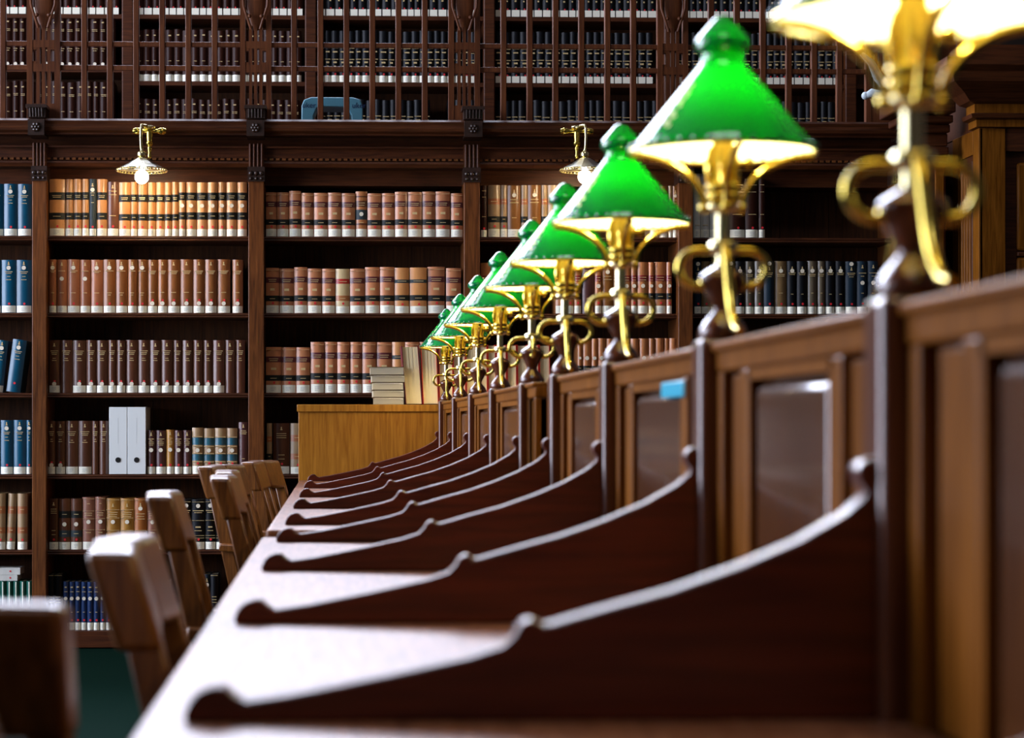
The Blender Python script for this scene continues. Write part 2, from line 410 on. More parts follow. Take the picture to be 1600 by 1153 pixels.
ST = {
 'A': S('tan', 'tan law book with two black bands', bands=[(.23, .365, 'bblack'), (.59, .71, 'bblack')], text=[(.285, .3), (.315, .26), (.65, .25)], label=.865, dot=.83),
 'As': S('tan2', 'tan black-banded law book with round sticker', bands=[(.19, .335, 'bblack'), (.555, .69, 'bblack')], text=[(.25, .3), (.285, .26), (.62, .25)], label=.865, dot=.825, sticker=.435),
 'N': S('bslate', 'slate blue cloth book', text=[(.24, .28), (.28, .2), (.41, .2)], label=.87, dot=.84, sticker=.19, emblem=.1),
 'D': S('choc', 'dark brown cloth book', text=[(.17, .34), (.235, .34), (.62, .28)], label=.86, dot=.82, emblem=.09),
 'C': S('brownp', 'reddish brown cloth book with top sticker', text=[(.21, .34), (.235, .2), (.62, .2)], label=.868, dot=.825, sticker=.155, emblem=.07),
 'Cm': S('brownp', 'light brown cloth book with mid sticker', text=[(.21, .34), (.62, .2)], label=.868, sticker=.36, emblem=.08),
 'Co': S('brown', 'golden brown cloth book with top sticker', text=[(.21, .34), (.62, .2), (.66, .12)], label=.868, dot=.825, sticker=.155, emblem=.07),
 'Cl': S('brown', 'golden brown cloth book with low sticker', text=[(.21, .36), (.235, .3), (.26, .24), (.61, .2)], label=.868, dot=.76, sticker=.82, emblem=.075),
 'E': S('dbrown', 'dark brown gilt-titled book with low sticker', text=[(.20, .34), (.235, .28), (.265, .22), (.34, .14), (.38, .2)], label=.86, dot=.78, sticker=.83, emblem=.085),
 'Ex': S('dbrown', 'dark brown gilt-titled book without paper label', text=[(.20, .34), (.235, .28), (.265, .22), (.34, .14), (.38, .2)], emblem=.085),
 'E2': S('dbrown', 'dark brown gilt-titled book with plain label', text=[(.20, .34), (.235, .28), (.265, .22), (.36, .1), (.40, .2)], label=.86, emblem=.085),
 'F': S('purple', 'short dark plum book with mid sticker', text=[(.19, .34), (.225, .16), (.26, .3), (.295, .3), (.33, .24)], label=.83, dot=.79, sticker=.45, emblem=.08),
 'Fo': S('ochre', 'short ochre book with mid sticker', text=[(.19, .34), (.225, .16), (.26, .3), (.295, .3), (.33, .24)], label=.83, dot=.79, sticker=.45, emblem=.08),
 'G': S('gtan', 'pale brown book with two teal bands', bands=[(.21, .37, 'teal'), (.57, .71, 'teal')], text=[(.19, .46), (.39, .46), (.55, .46), (.73, .46)], label=.825, dot=.765, sticker=.485),
 'H': S('rose', 'rose tan law book with black band', bands=[(.205, .33, 'bpurp'), (.61, .735, 'bblack')], text=[(.05, .47, .0012), (.25, .3), (.29, .26), (.45, .17, .010), (.675, .2)], label=.825, dot=.775),
 'Hp': S('pale', 'faded cream law book with red band', bands=[(.225, .335, 'bred'), (.60, .72, 'leather')], text=[(.28, .3), (.66, .2)], label=.84, dot=.78),
 'Hd': S('leather', 'brown ribbed law book with dark bands', bands=[(.10, .13, 'choc'), (.205, .34, 'choc'), (.40, .62, 'bslate'), (.70, .74, 'choc')], text=[(.25, .3), (.30, .26), (.68, .2)], label=.825, sticker=.5),
 'Ht': S('tan', 'tan law book with thin dark band', bands=[(.26, .335, 'bslate'), (.60, .72, 'bblack')], text=[(.29, .3), (.66, .2)], label=.84, dot=.80),
 'I': S('gtan', 'greyish law book with black band', bands=[(.26, .37, 'tand'), (.60, .715, 'bblack')], text=[(.31, .28), (.65, .2)], label=.84, dot=.79),
 'J': S('umber', 'ochre brown cloth book with gilt crest', text=[(.27, .3), (.33, .34), (.62, .18)], label=.845, sticker=.19, emblem=.11),
 'K': S('leather', 'calf law book with wine band', bands=[(.255, .37, 'bwine'), (.60, .72, 'bblack')], text=[(.29, .3), (.34, .28), (.66, .2)], label=.845, dot=.79, sticker=.46),
 'L': S('leather', 'calf law book with black lettering piece', bands=[(.50, .66, 'bblack')], text=[(.54, .3), (.60, .28)], label=.86, sticker=.36),
 'P': S('blue', 'bright blue cloth book', text=[(.22, .27), (.25, .2), (.31, .12), (.37, .18)], label=.865, dot=.83, sticker=.15, emblem=.06),
 'Pl': S('blue', 'leaning blue cloth book', text=[(.22, .27), (.25, .2), (.31, .12), (.37, .18)], dot=.83, sticker=.15, emblem=.06),
 'Q': S('gtan', 'pale calf book with brown bands', bands=[(.23, .36, 'tand'), (.60, .71, 'tand')], text=[(.28, .2), (.65, .2)], label=.86, dot=.82),
 'R': S('black', 'black cloth book with high sticker', text=[(.22, .34), (.25, .28), (.62, .12)], label=.86, dot=.81, sticker=.185, emblem=.13),
 'Rt': S('dnavy', 'dark navy cloth book with top sticker', text=[(.22, .34), (.25, .28), (.29, .2)], label=.86, dot=.81, sticker=.05, emblem=.14),
 'Rg': S('grey', 'dark grey cloth book with high sticker', text=[(.25, .34), (.28, .28), (.60, .12)], label=.86, dot=.81, sticker=.185, emblem=.13),
 'Ro': S('olive', 'olive brown cloth book with high sticker', text=[(.25, .3), (.28, .28), (.60, .16)], label=.86, dot=.81, sticker=.185, emblem=.13),
 'Rl': S('dnavy', 'dark navy cloth book with mid sticker', text=[(.22, .34), (.28, .16), (.6, .12)], label=.86, dot=.80, sticker=.41, emblem=.1),
 'W': S('white', 'greyish white book', text=[(.8, .3)], label=.87),
 'V': S('purple', 'tall plum cloth book', text=[(.16, .3), (.19, .36), (.22, .3), (.7, .15)], sticker=.85, emblem=.07),
 'U': S('maroon', 'very dark maroon book', text=[(.10, .34), (.22, .3), (.6, .3)], label=.86, dot=.83),
 'T': S('dbrown', 'dark brown gilt-lettered book', text=[(.2, .3), (.24, .3), (.28, .3), (.62, .2), (.70, .2)], label=.85, dot=.80, emblem=.1),
 'Tm': S('choc', 'brown book with two dark bands and sticker', bands=[(.24, .38, 'bblack'), (.62, .75, 'bslate')], text=[(.3, .2), (.68, .2)], label=.85, dot=.80, sticker=.50),
 'X': S('mauve', 'mauve leather book with gilt rules', text=[(.03, .47, .001), (.26, .47, .001), (.41, .47, .001), (.62, .47, .001), (.12, .12), (.3, .3), (.34, .28), (.67, .2)], label=.85, sticker=.47),
 'Xo': S('ochre', 'ochre leather book with gilt rules', text=[(.03, .47, .001), (.22, .47, .0014), (.38, .47, .0014), (.62, .47, .0014), (.27, .34), (.31, .32), (.35, .3)], label=.86, sticker=.46, emblem=.13),
 'Xr': S('orange', 'orange brown book with high sticker', text=[(.03, .47, .001), (.3, .35), (.35, .3), (.4, .34), (.62, .47, .0014)], label=.86, sticker=.2, emblem=.12),
 'Y': S('black', 'black gilt-banded book with top sticker', text=[(.05, .47, .0012), (.22, .42, .003), (.26, .3), (.42, .47, .0012), (.54, .2, .006), (.62, .28), (.72, .47, .0012), (.77, .47, .0012)], label=.85, dot=.80, sticker=.13),
 'Z': S('crimson', 'crimson cloth book', text=[(.1, .3), (.13, .3), (.16, .3), (.4, .3), (.43, .3), (.5, .3)]),
 'M': S('navy', 'slim navy book with sticker', text=[(.1, .2, .005), (.2, .3), (.62, .16)], label=.84, dot=.79, sticker=.345),
 'Md': S('dnavy', 'slim black book with sticker', text=[(.34, .3), (.38, .3), (.42, .3)], label=.84, sticker=.19, emblem=.1),
 'Md2': S('black', 'tall very dark leather book', text=[(.02, .47, .0014), (.4, .3), (.45, .3), (.5, .3)], label=.84),
 'O': S('green', 'slim green book with cream stripe', stripe=True),
}
BAYP = {0: 'outermost blue-book bay', 1: 'bay behind the binders', 2: 'bay with wide rose volumes', 3: 'bay behind far green lamps', 4: 'dark-book bay by panelled door-case'}
BAYP = {0: 'blue-book bay', 1: 'white-binder bay', 2: 'rose-volume bay', 3: 'bay behind green lamps', 4: 'dark-book bay'}
ROWP = {1: 'top shelf', 2: 'second shelf', 3: 'third shelf', 4: 'fourth shelf', 5: 'fifth shelf', 6: 'lowest shelf'}
counts = {}
NB = [0]
def row(bay, r, edges, styles, tops):
    """edges: pixel boundaries; a tuple = (x0,x1) explicit"""
    spans = []
    i = 0
    while i < len(edges)-1:
        if edges[i+1] is None: i += 2; continue
        spans.append((edges[i], edges[i+1])); i += 1
    for k, (a, b) in enumerate(spans):
        st = ST[styles[k]]; top = tops[k] if isinstance(tops, (list, tuple)) else tops
        YS = YW+.016+random.uniform(-.004, .004)
        x0, x1 = ax(a+.35, YS), ax(b-.35, YS); w = x1-x0
        # a book's height: its top pixel against the shelf as seen at this column
        zt = az(top + (369-367)*0, YS, (a+b)/2); zb = SZ[r]+.0006
        h = zt-zb + random.uniform(-.001, .001)
        i = counts.get((bay, r), 0); counts[(bay, r)] = i+1
        o = make_book((x0+x1)/2, YS, zb, w, h, st)
        tag(o, '%s, %s along the %s, %s' % (st['desc'], ORD[i], ROWP[r], BAYP[bay]), 'book', 'books on the %s of the %s' % (ROWP[r], BAYP[bay]))
        NB[0] += 1
def sp(s): return s.split()
# bay with the white binders
row(1, 1, [76.5,101,114.5,128,138.7,150.3,167,185.3,203.5,214.3,230,243.3,257,268,279,290,307,324,340,353.3,370,386], ['A','A','A','A','N','A','D','A']+['A']*4+['A','A']+['As']*7, [279.5]*6+[284]+[284.5]*14)
row(1, 2, [76,88.5,104.5,124.5,141,161,180.5,199,214,230,246,261.5,281,301.5,320,339,360], sp('C Cm C Cm C Co Co Co Co Cl Cl Cl Cl Cl Cl Cl'), 405.5)
row(1, 2, [362.5,379.5], ['Cl'], 405.5)
row(1, 3, [76,93.6,113,134.5,150,168,181.6,196,215,234,251.5,269.7,284.8,301.4,317,332.6,351,367.3,383], sp('E Ex E E E E E E E E E E E E E E Ex Ex'), 531.5)
row(1, 4, [74.5,86.5,102,122,143.2,154.3,169.2], sp('E E E2 E2 Ex Ex'), 657.7)
row(1, 4, [229.5,242.7,259.5,272,285.3,299.3], sp('F F Fo F F'), [672.2,672.2,671,672.2,672.2])
row(1, 4, [299.5,317.3,335.3,353.7,371.2], sp('G G G G'), [668.5,669,668.7,668.7])
row(1, 4, [372.3,388], ['V'], 660)
row(1, 5, [76,91.5,109.8,128,148.3,165,187.7,209.3,229.5,247,265,283,299,320,337,352,365], sp('T Tm Tm X X Xo Xo Xr X Xr T Y Y Y Y T'), [779,779,779,776.6,776.6,778.3,778.3,778.8,778,779,780,780,780,780,781,780])
row(1, 5, [379.5,389], ['Z'], 778)
row(1, 6, [75.5,84,97.3], sp('Md2 Md2'), 897)
row(1, 6, [98,107.2,116.8,126.3,135.8,145.6,155.5,164.8,174.5,184,194,205,216,227,239,251,263], sp('M M M M M M M M M Md Md M Md Md Md Md'), 909)
row(1, 6, [297,307.5,318,328.3,341], sp('Md Md Md Md2'), [899,898.5,897.5,897.5])
# blue bay
row(0, 1, [-16,5.5,27,49], sp('P P P'), [287,287,287])
row(0, 2, [-20,1.8,25,49.3], sp('P P P'), 406.3)
row(0, 4, [-19,.2,20.3,40.8,49.5], sp('P P P P'), 656.3)
row(0, 5, [-9,8.3], sp('Q'), 771); row(0, 5, [26.5,42.5], sp('Q'), 771)
def leaning(a_b, b_b, top, lean, r, key):
    st = ST[key]; x0, x1 = ax(a_b, YW+.02), ax(b_b, YW+.02); zb = SZ[r]
    h = (az(top, YW+.02)-zb)/math.cos(lean); w = (x1-x0)*math.cos(lean)
    dz = .5*w*abs(math.sin(lean))
    o = make_book((x0+x1)/2, YW+.02, zb+dz+.0008, w, h-.6*w*abs(math.sin(lean)), st, lean=lean)
    i = counts.get((0, r), 0); counts[(0, r)] = i+1
    tag(o, '%s, %s along the %s, %s' % (st['desc'], ORD[i], ROWP[r], BAYP[0]), 'book', 'books on the %s of the %s' % (ROWP[r], BAYP[0]))
leaning(-13, 4, 532, .10, 3, 'P'); leaning(9, 31, 531, .13, 3, 'Pl'); leaning(8.8, 22.5, 771, .045, 5, 'Q')
# rose volumes
row(2, 1, [415,432.5,451.5,470.6,490.2,512.5,533.5,555.2,574,596.2,617,637,659.3,680.6,703.5], sp('H H H H H H H Hd H H H H H H'), [300.7,300.7,298.2,301,301,301,301.7,299,302,302,299.6,299.6,299.3,299.3])
row(2, 1, [704,723.5], ['H'], 301.8)
row(2, 2, [415,436.4,459.3,480.3,502.6,524,546.7,570.2,593.7,616.5,639.8], sp('H H H H H Hp H H H Ht'), [418.5,419.6,417.3,419.8,420,419.8,420,417,417,418])
row(2, 2, [640.3,667.2], ['Ht'], 418); row(2, 2, [668,695.3], ['H'], 417); row(2, 2, [697,721], ['H'], 419)
row(2, 3, [415,439.9,462.6,484.6], sp('H H H'), [542,543,543])
row(2, 3, [485,506.7,526.8,546.4,566,588,612.6,632.8,655,677], sp('H H H H H H Ht H H'), 534.3)
row(2, 4, [416.5,425.3], ['I'], 661.5); row(2, 4, [426.5,452.7], ['T'], 661.5); row(2, 4, [453.5,476], ['Q'], 661)
row(2, 5, [418,430,441.3,456], sp('Q Xo Xo'), 779.5)
# bay behind the green lamps
row(3, 1, [751,761.3], ['U'], 289.5)
row(3, 1, [762.6,781.8,793,813.8,825,845.7,856,873.7], sp('I I J I J I I'), [289.3]*7)
row(3, 1, [1016,1030,1044.5,1051,1059.5], sp('I J I J'), 290.5)
row(3, 2, [751,768,782,796], sp('K K K'), 410.5)
row(3, 2, [868,884,897,908.7], sp('K K K'), 410); row(3, 2, [909.6,929], ['V'], 409.5)
row(3, 2, [929.6,940.3,959,972.5,986,995.8,1013.6,1022.3,1041.6,1050.5], sp('K J J K K K K K K'), 409.7)
row(3, 3, [902.5,909.9,924.6,933.7,947,960,972,985,998.7,1014,1023.4,1038,1045.6,1059], sp('L L L L L L L L L L L L L'), 528.7)
# dark bay
row(4, 1, [1083.5,1095.3,1109.3,1123], sp('W W W'), 271); row(4, 1, [1140,1165,1185.7,1196], sp('U U U'), 279)
row(4, 2, [1085,1096.5,1110.5,1122.5,1135.5,1148.7,1164,1179,1193.8,1210.4,1230,1245.6,1261.6,1277.2,1290,1305.3,1321.4,1339.3,1356,1373], sp('Rt Ro Rt Rt Rt R Rg Rg Rt Ro R R Rg Rg R R Rt Rl Rl'), 408)
# slim green striped books and two white ones lying on them
for k in range(7):
    a = -21+k*10.3; YS = YW+.016; x0, x1 = ax(a, YS), ax(a+9.5, YS); w = x1-x0; h = az(907.5, YS)-SZ[6]
    m, mats, bulge, arc = book_mesh(w, h, .15, ST['O']); o = m.build('book', mats); o.location = ((x0+x1)/2, YS+bulge, SZ[6]+.0006)
    patch(arc, h*.0, h*.985, .0).build('cream_stripe', M['label'], o, world=False)
    o.children[0].scale.x = .45
    tag(o, 'slim green book with cream stripe, %s along the lowest shelf, blue-book bay' % ORD[k], 'book', 'books on the lowest shelf of the blue-book bay')
for k, (a, b, y0, y1, lab) in enumerate([(-32, 26, 904, 896, 'white book lying flat directly on the slim green books'), (-30, 30.5, 895.5, 884, 'white book lying flat, topmost above the slim green books')]):
    x0, x1 = ax(a, YW), ax(b, YW); z0 = az(907.5, YW)+.0008 if k == 0 else zl+.0008; z1 = z0+.026+.004*k; zl = z1
    m = MB().box(x0, x1, YW+.02, YW+.15, z0, z0+.002).box(x0, x1, YW+.02, YW+.15, z1-.002, z1).box(x0, x1-.004, YW+.024, YW+.146, z0+.002, z1-.002, mi=1).box(x1-.003, x1, YW+.02, YW+.15, z0, z1)
    m.box(x0, x1, YW+.0195, YW+.024, z0, z1)
    o = m.build('book', [M['b_white'], M['paper_h']]); tag(o, lab, 'book', 'white books lying above the green ones')
    e = MB().lathe([(.004, 0), (.004, .001)], ax(15, YW), YW+.0185, (z0+z1)/2, n=10, axis='y').build('red_dot', M['red'], o, world=True)
# white lever-arch binders
for k, (a, b) in enumerate([(170.2, 198.7), (199.0, 228)]):
    YS = YW+.004; x0, x1 = ax(a, YS), ax(b, YS); z0 = SZ[4]; z1 = az(636, YS)
    o = thing('lever_arch_binder', 'white lever-arch binder on the fourth shelf, beside %s' % ('the dark brown unlabelled books' if k == 0 else 'the short plum books'), 'binder', ((x0+x1)/2, YS, z0), group='white lever-arch binders')
    B(x0+.0008, x1-.0008, YS, YS+.25, z0+.0008, z1).build('cover', M['binder'], o, bevel=.0012)
    B(x0+.005, x1-.005, YS+.02, YS+.246, z1-.0004, z1+.0002).build('page_block', M['paper_h'], o)
    zc = az(718.5, YS); xc = (x0+x1)/2
    MB().lathe([(.0118, 0), (.0118, .002)], xc, YS-.0018, zc, n=24, axis='y').build('finger_hole', M['black'], o)
    t = MB()
    for q in range(15): t.box(xc-.0008, xc+.0008, YS-.0006, YS, az(655, YS)-.0075*q, az(655, YS)-.0075*q+.0045)
    t.build('printed_spine_text', M['grey_text'], o)

# ------------------------------------------------------------------ gallery: screen in front, bookcase set back
YG = YW-.03
scr = thing('gallery_screen', 'pierced wooden gallery screen of thin posts and rails above the cornice', 'screen', (0.8, YG, zcor))
zc0 = zcor+.0005; zt = az(-14, YG)
bars = [-120,-79,-38,4.5,131.5,171.5,212.5,253.3,294.3,335.3,459.5,500.8,541.5,582,622.8,664,787,828,868.4,908.8,949.5,990,1111.5,1152,1192.5,1233,1272.5,1312]
for p in bars:
    x0, x1 = ax(p-4.6, YG), ax(p+4.6, YG)
    B(x0, x1, YG, YG+.03, zc0, zt).build('post', M['screen'], scr, bevel=.003)
rails = [(72.5, 65.2), (110, 102.3)]
pans = [(42, 94), (375, 424), (701, 750), (1027, 1075), (1353, 1400)]
for y0, y1 in rails + [(-8, -15)]:
    B(ax(-130, YG), ax(1353, YG), YG+.004, YG+.026, az(y0, YG), az(y1, YG)).build('rail', M['screen'], scr, bevel=.002)
for a, b in pans:
    xa, xb = ax(a, YG), ax(b, YG); W = xb-xa
    pm = MB(); Y0, Y1 = YG-.006, YG+.034
    Z = lambda y: az(y, YG)
    pm.box(xa, xa+W*.17, Y0, Y1, zc0, zt); pm.box(xb-W*.17, xb, Y0, Y1, zc0, zt)
    for k in range(3):
        c = xa+W*(.17+.66*(k+1)/4); pm.box(c-W*.05, c+W*.05, Y0+.004, Y1-.004, zc0, Z(40))
    pm.box(xa+.01, xb-.01, Y0+.002, Y1-.002, Z(75.5), Z(64)); pm.box(xa+.01, xb-.01, Y0+.002, Y1-.002, Z(113), Z(101)); pm.box(xa+.01, xb-.01, Y0+.002, Y1-.002, zc0, Z(163))
    # arched tops of the outer slots
    for q, (c0, c1) in enumerate(((xa+W*.17, xa+W*.285), (xb-W*.285, xb-W*.17))):
        pm.box(c0, c1, Y0+.003, Y1-.003, Z(79), Z(75)); pm.box(c0, c1, Y0+.003, Y1-.003, Z(101), Z(97))
    pm.build('pierced_panel', M['screen'], scr)
    cm = MB(); xc = (xa+xb)/2
    cm.lathe([(.004, Z(50)-Z(20)), (.014, Z(44)-Z(20)), (.030, Z(32)-Z(20)), (.042, Z(10)-Z(20)), (.044, Z(0)-Z(20)), (.040, Z(-14)-Z(20))], xc, Y0+.010, Z(20), n=18, sq=.3)
    for sgn in (-1, 1):
        cm.tube([(xc+sgn*.020, Y0-.012, Z(46)), (xc+sgn*.034, Y0-.016, Z(30)), (xc+sgn*.052, Y0-.012, Z(10)), (xc+sgn*.055, Y0-.010, Z(-12))], .006, 8)
        cm.ball((xc+sgn*.026, Y0-.016, Z(26)), .009, 8)
    cm.build('carved_bracket', M['screen'], scr)
for (a, b) in UPX[1:]:
    k = MB(); z0, z1 = zcor+.0005, az(164.5, YW-.13); y0 = YW-.135
    k.box(a-.006, b+.006, y0, YW-.04, z0, z1-.014); k.box(a-.014, b+.014, y0-.012, YW-.04, z1-.014, z1)
    for q in range(5):
        x = a+(b-a)*(q+.5)/5; k.tube([(x, y0, z0+.004), (x, y0-.006, z0+.022), (x, y0-.012, z1-.016)], .0045, 8)
    k.build('carved_capital', M['carved'], scr)
# set-back gallery bookcase
YU = 11.8
SU = {'a': 23, 'b': 127, 'c': 231}
gx = [ax(p, YU) for p in (-90, 200, 485.5, 764, 1045, 1328, 1500)]
gal = thing('gallery_bookcase', 'unlit wooden bookcase set back behind the gallery screen', 'bookcase', (gx[3], YU, ZG))
ZU = {k: az(v, YU) for k, v in SU.items()}
for i, x in enumerate(gx):
    B(x-.030, x+.030, YU-.03, YU+.28, ZG, 3.9).build('upright', M['case'], gal, bevel=.006)
for i in range(len(gx)-1):
    for key in ('a', 'b', 'c'):
        z = ZU[key] if i != 0 else {'a': az(23, YU), 'b': az(107, YU), 'c': az(205, YU)}[key]
        B(gx[i]+.03, gx[i+1]-.03, YU, YU+.26, z-.022, z).build('shelf', M['case'], gal)
    B(gx[i]+.03, gx[i+1]-.03, YU, YU+.26, ZG, ZG+.1).build('plinth', M['case'], gal)
    B(gx[i]+.03, gx[i+1]-.03, YU+.26, YU+.28, ZG, 3.9).build('back_panel', M['case_back'], gal)
GS = {
 'gb': S('maroon', 'dark brown gallery book', text=[(.1, .16, .006), (.25, .3, .002), (.28, .3, .002), (.6, .2)], label=.865),
 'gn': S('black', 'black gilt-banded gallery book', text=[(.33, .42, .003), (.4, .3, .006), (.55, .42, .003), (.6, .22, .008), (.68, .1, .008)], label=.865, dot=.84),
 'gs': S('maroon', 'dark brown gallery book with low sticker', text=[(.1, .16, .006), (.25, .3, .002), (.28, .3, .002), (.62, .3, .002), (.66, .2)], sticker=.92),
}
gspec = []
for i in range(5):
    x = gx[i]+.034; bay = i
    for key in ('b', 'a', 'c'):
        x = gx[i]+.034 if i else ax(4, YU)
        while x < gx[i+1]-.082:
            w = random.choice((.034, .037, .041, .044, .047))
            if not (i == 2 and key == 'c' and x > ax(668, YU) and x < ax(700, YU)): gspec.append((bay, key, x, w))
            x += w+.0012
n_single = max(0, 300-NB[0]-12)
rest = MB(); order = sorted(gspec, key=lambda g: {'b': 0, 'a': 1, 'c': 2}[g[1]])
gcount = {}
GB = {0: 'bay nearest the blue books', 1: 'bay above the white binders', 2: 'bay above the rose volumes', 3: 'bay above the green lamps', 4: 'bay past the green lamps'}
GB = {0: 'first gallery bay', 1: 'second gallery bay', 2: 'third gallery bay', 3: 'fourth gallery bay', 4: 'fifth gallery bay'}
restm = ['maroon', 'black']; rmats = [M['b_maroon'], M['b_black'], M['label'], M['gold_text'], M['red'], M['paper_h']]
for j, (bay, key, x, w) in enumerate(order):
    z = ZU[key] if bay else {'a': az(23, YU), 'b': az(107, YU), 'c': az(205, YU)}[key]
    h = .272 if key != 'c' else .258
    h += random.uniform(-.004, .004)
    st = GS['gs' if bay == 0 and key == 'b' else 'gb' if bay < 2 else 'gn']
    if j < n_single:
        o = make_book(x+w/2, YU+.012, z+.0006, w, h, st)
        i = gcount.get((bay, key), 0); gcount[(bay, key)] = i+1
        tag(o, '%s, %s along the %s shelf, %s' % (st['desc'], ORD[i], 'middle' if key == 'b' else 'upper', GB[bay]), 'book', 'books behind the gallery screen')
    else:
        m, mats, bulge, arc = book_mesh(w, h, .15, {'base': st['base']})
        o0 = Vector((x+w/2, YU+.012+bulge, z+.0006)); mi = restm.index(st['base'])
        for q, mm, sm in zip(m.f, m.m, m.sm): pass
        base = len(rest.v); rest.v += [tuple(Vector(v)+o0) for v in m.v]
        for q, mm, sm in zip(m.f, m.m, m.sm): rest.f.append([base+t for t in q]); rest.m.append(mi if mm == 0 else 5); rest.sm.append(sm)
        cx, cy = o0.x, o0.y-bulge
        if key != 'c' or True: rest.box(cx-w*.44, cx+w*.44, cy-.0012, cy+.003, z+.002, z+h*.135, mi=2)
        for (f, ww, hh) in [t if len(t) == 3 else t+(.002,) for t in st['text']]:
            rest.box(cx-w*ww, cx+w*ww, cy-.0012, cy+.003, z+h*(1-f)-hh, z+h*(1-f), mi=3)
        rest.box(cx, cx+.007, cy-.0014, cy+.003, z+h*.14, z+h*.14+.007, mi=4)
o = rest.build('gallery_books', rmats); tag(o, 'remaining dark gilt-lettered books in rows on the gallery shelves', 'books'); o['kind'] = 'stuff'
# blue step stool standing on the gallery floor
YS = 10.7; xa, xb = ax(470, YS), ax(568, YS); zt_ = az(151, YS)
sx = (xb-xa)
st_ = thing('step_stool', 'blue-grey plastic step stool standing behind the gallery screen', 'stool', ((xa+xb)/2, YS+.1, ZG))
poly = [(xa, ZG), (xa+.004, zt_-.04), (xa+.016, zt_-.012), (xa+.05, zt_), (xb-.05, zt_), (xb-.016, zt_-.010), (xb-.004, zt_-.04), (xb, ZG), (xb-.055, ZG), (xb-.057, zt_-.085), (xb-.075, zt_-.052), (xb-.095, zt_-.044),
        (xa+.095, zt_-.044), (xa+.075, zt_-.052), (xa+.060, zt_-.085), (xa+.055, ZG)]
MB().prism(poly, YS, YS+.2, 'y').build('body', M['stool'], st_, bevel=.004)
fc = bpy.data.curves.new('lettering', 'FONT'); fc.body = 'uker'; fc.size = .036; fc.extrude = .0004
fo = bpy.data.objects.new('lettering', fc); COL.objects.link(fo)
for xq in (xa+.006, xb-.055):
    lm = bpy.data.meshes.new_from_object(fo.evaluated_get(bpy.context.evaluated_depsgraph_get())); lm.materials.append(M['b_navy'])
    lo = bpy.data.objects.new('side_lettering', lm); COL.objects.link(lo); lo.parent = st_
    lo.rotation_euler = (PI/2, 0, 0); lo.location = Vector((xq, YS-.001, az(167.5, YS)))-st_.location
bpy.data.objects.remove(fo)

# ------------------------------------------------------------------ carved pier and panelled door-case beside the last bay
YP = 9.35
xl = ax(1531, YP); zc1 = az(163, YP)
dc = thing('panelled_door_case', 'tall panelled wooden door-case projecting beyond the dark-book bay', 'door case', (xl+.4, YP+.3, 0))
dw = M['part']; dd = M['case']
def zz(y): return az(y, YP, 1560)
B(xl, xl+.11, YP, YP+.04, 0, zz(200)).build('front_stile', dw, dc, bevel=.003)
B(xl+.11, xl+1.2, YP+.005, YP+.04, zz(236), zz(200)).build('front_rail', dd, dc, bevel=.003)
B(xl+.11, xl+1.2, YP+.035, YP+.05, 0, zz(236)).build('recessed_field', dd, dc)
for k in range(3):
    z1 = zz(253) - k*.40
    B(xl+.165, xl+.9, YP+.018, YP+.04, z1-.37, z1).build('raised_panel', dw, dc, bevel=.012)
    B(xl+.165, xl+.9, YP+.012, YP+.04, z1-.395, z1-.378).build('panel_bead', dd, dc, bevel=.003)
YQ = YB+.02
B(xl+.004, xl+.02, YP+.04, YQ, 0, zz(200)).build('side_board', dd, dc)
sidem = MB()
for y0, y1 in ((YP, YP+.09), (YP+.31, YP+.40)): sidem.box(xl-.004, xl+.012, y0, y1, 0, zz(200))
sidem.box(xl-.004, xl+.012, YP+.09, YP+.31, zz(238), zz(200)); sidem.build('side_frame', dw, dc, bevel=.002)
MB().box(xl+.000, xl+.008, YP+.115, YP+.285, 1.0, zz(246)).build('side_panel', dd, dc, bevel=.004)
for k in range(4): MB().lathe([(.010, 1.1), (.010, zz(262))], xl+.002, YP+.14+k*.04, 0, n=10).build('reed', dw, dc)
ent = MB()
pr = [(0, 200), (-.02, 199), (-.02, 188), (-.045, 186), (-.05, 180), (-.03, 178), (-.03, 164), (-.06, 161), (-.09, 150), (-.15, 135), (-.16, 120), (-.19, 112), (-.19, 100), (-.10, 98), (-.10, 76)]
def entab(x0, x1, y0, y1, prs, mi_f):
    """mouldings that return round the exposed side (x0) of a block"""
    e = MB(); n = len(prs)
    for i in range(n-1):
        (o0, p0), (o1, p1) = prs[i], prs[i+1]
        za, zb = zz(p0), zz(p1)
        e.add([(x0+o0, y0+o0, za), (x1, y0+o0, za), (x1, y0+o1, zb), (x0+o1, y0+o1, zb)], [(0, 1, 2, 3)], mi_f(i))
        e.add([(x0+o0, y1, za), (x0+o0, y0+o0, za), (x0+o1, y0+o1, zb), (x0+o1, y1, zb)], [(0, 1, 2, 3)], mi_f(i))
    o1, p1 = prs[-1]; e.add([(x0+o1, y0+o1, zz(p1)), (x1, y0+o1, zz(p1)), (x1, y1, zz(p1)), (x0+o1, y1, zz(p1))], [(0, 1, 2, 3)], 0)
    o1, p1 = prs[0]; e.add([(x0+o1, y0+o1, zz(p1)), (x0+o1, y1, zz(p1)), (x1, y1, zz(p1)), (x1, y0+o1, zz(p1))], [(0, 1, 2, 3)], 0)
    return e
entab(xl, xl+1.2, YP, 9.45, pr, lambda i: 1 if i in (1, 5) else 0).box(xl+.001, xl+1.2, 9.45, YQ, zz(200), zz(76)).build('entablature', [M['case'], M['part']], dc)  # lit mouldings: light put into the colour by using the paler wood
YM = 9.62
xm0, xm1 = UPX[-1][1]+.003, ax(1478, YM)
pier = thing('carved_pier', 'dark carved wooden pier with a projecting cornice at the end of the bookcase', 'pier', ((xm0+xm1)/2, YM+.2, 0))
B(xm0, xm1, YM, YB+.02, 0, az(186, YM)).build('shaft', M['case'], pier, bevel=.004)
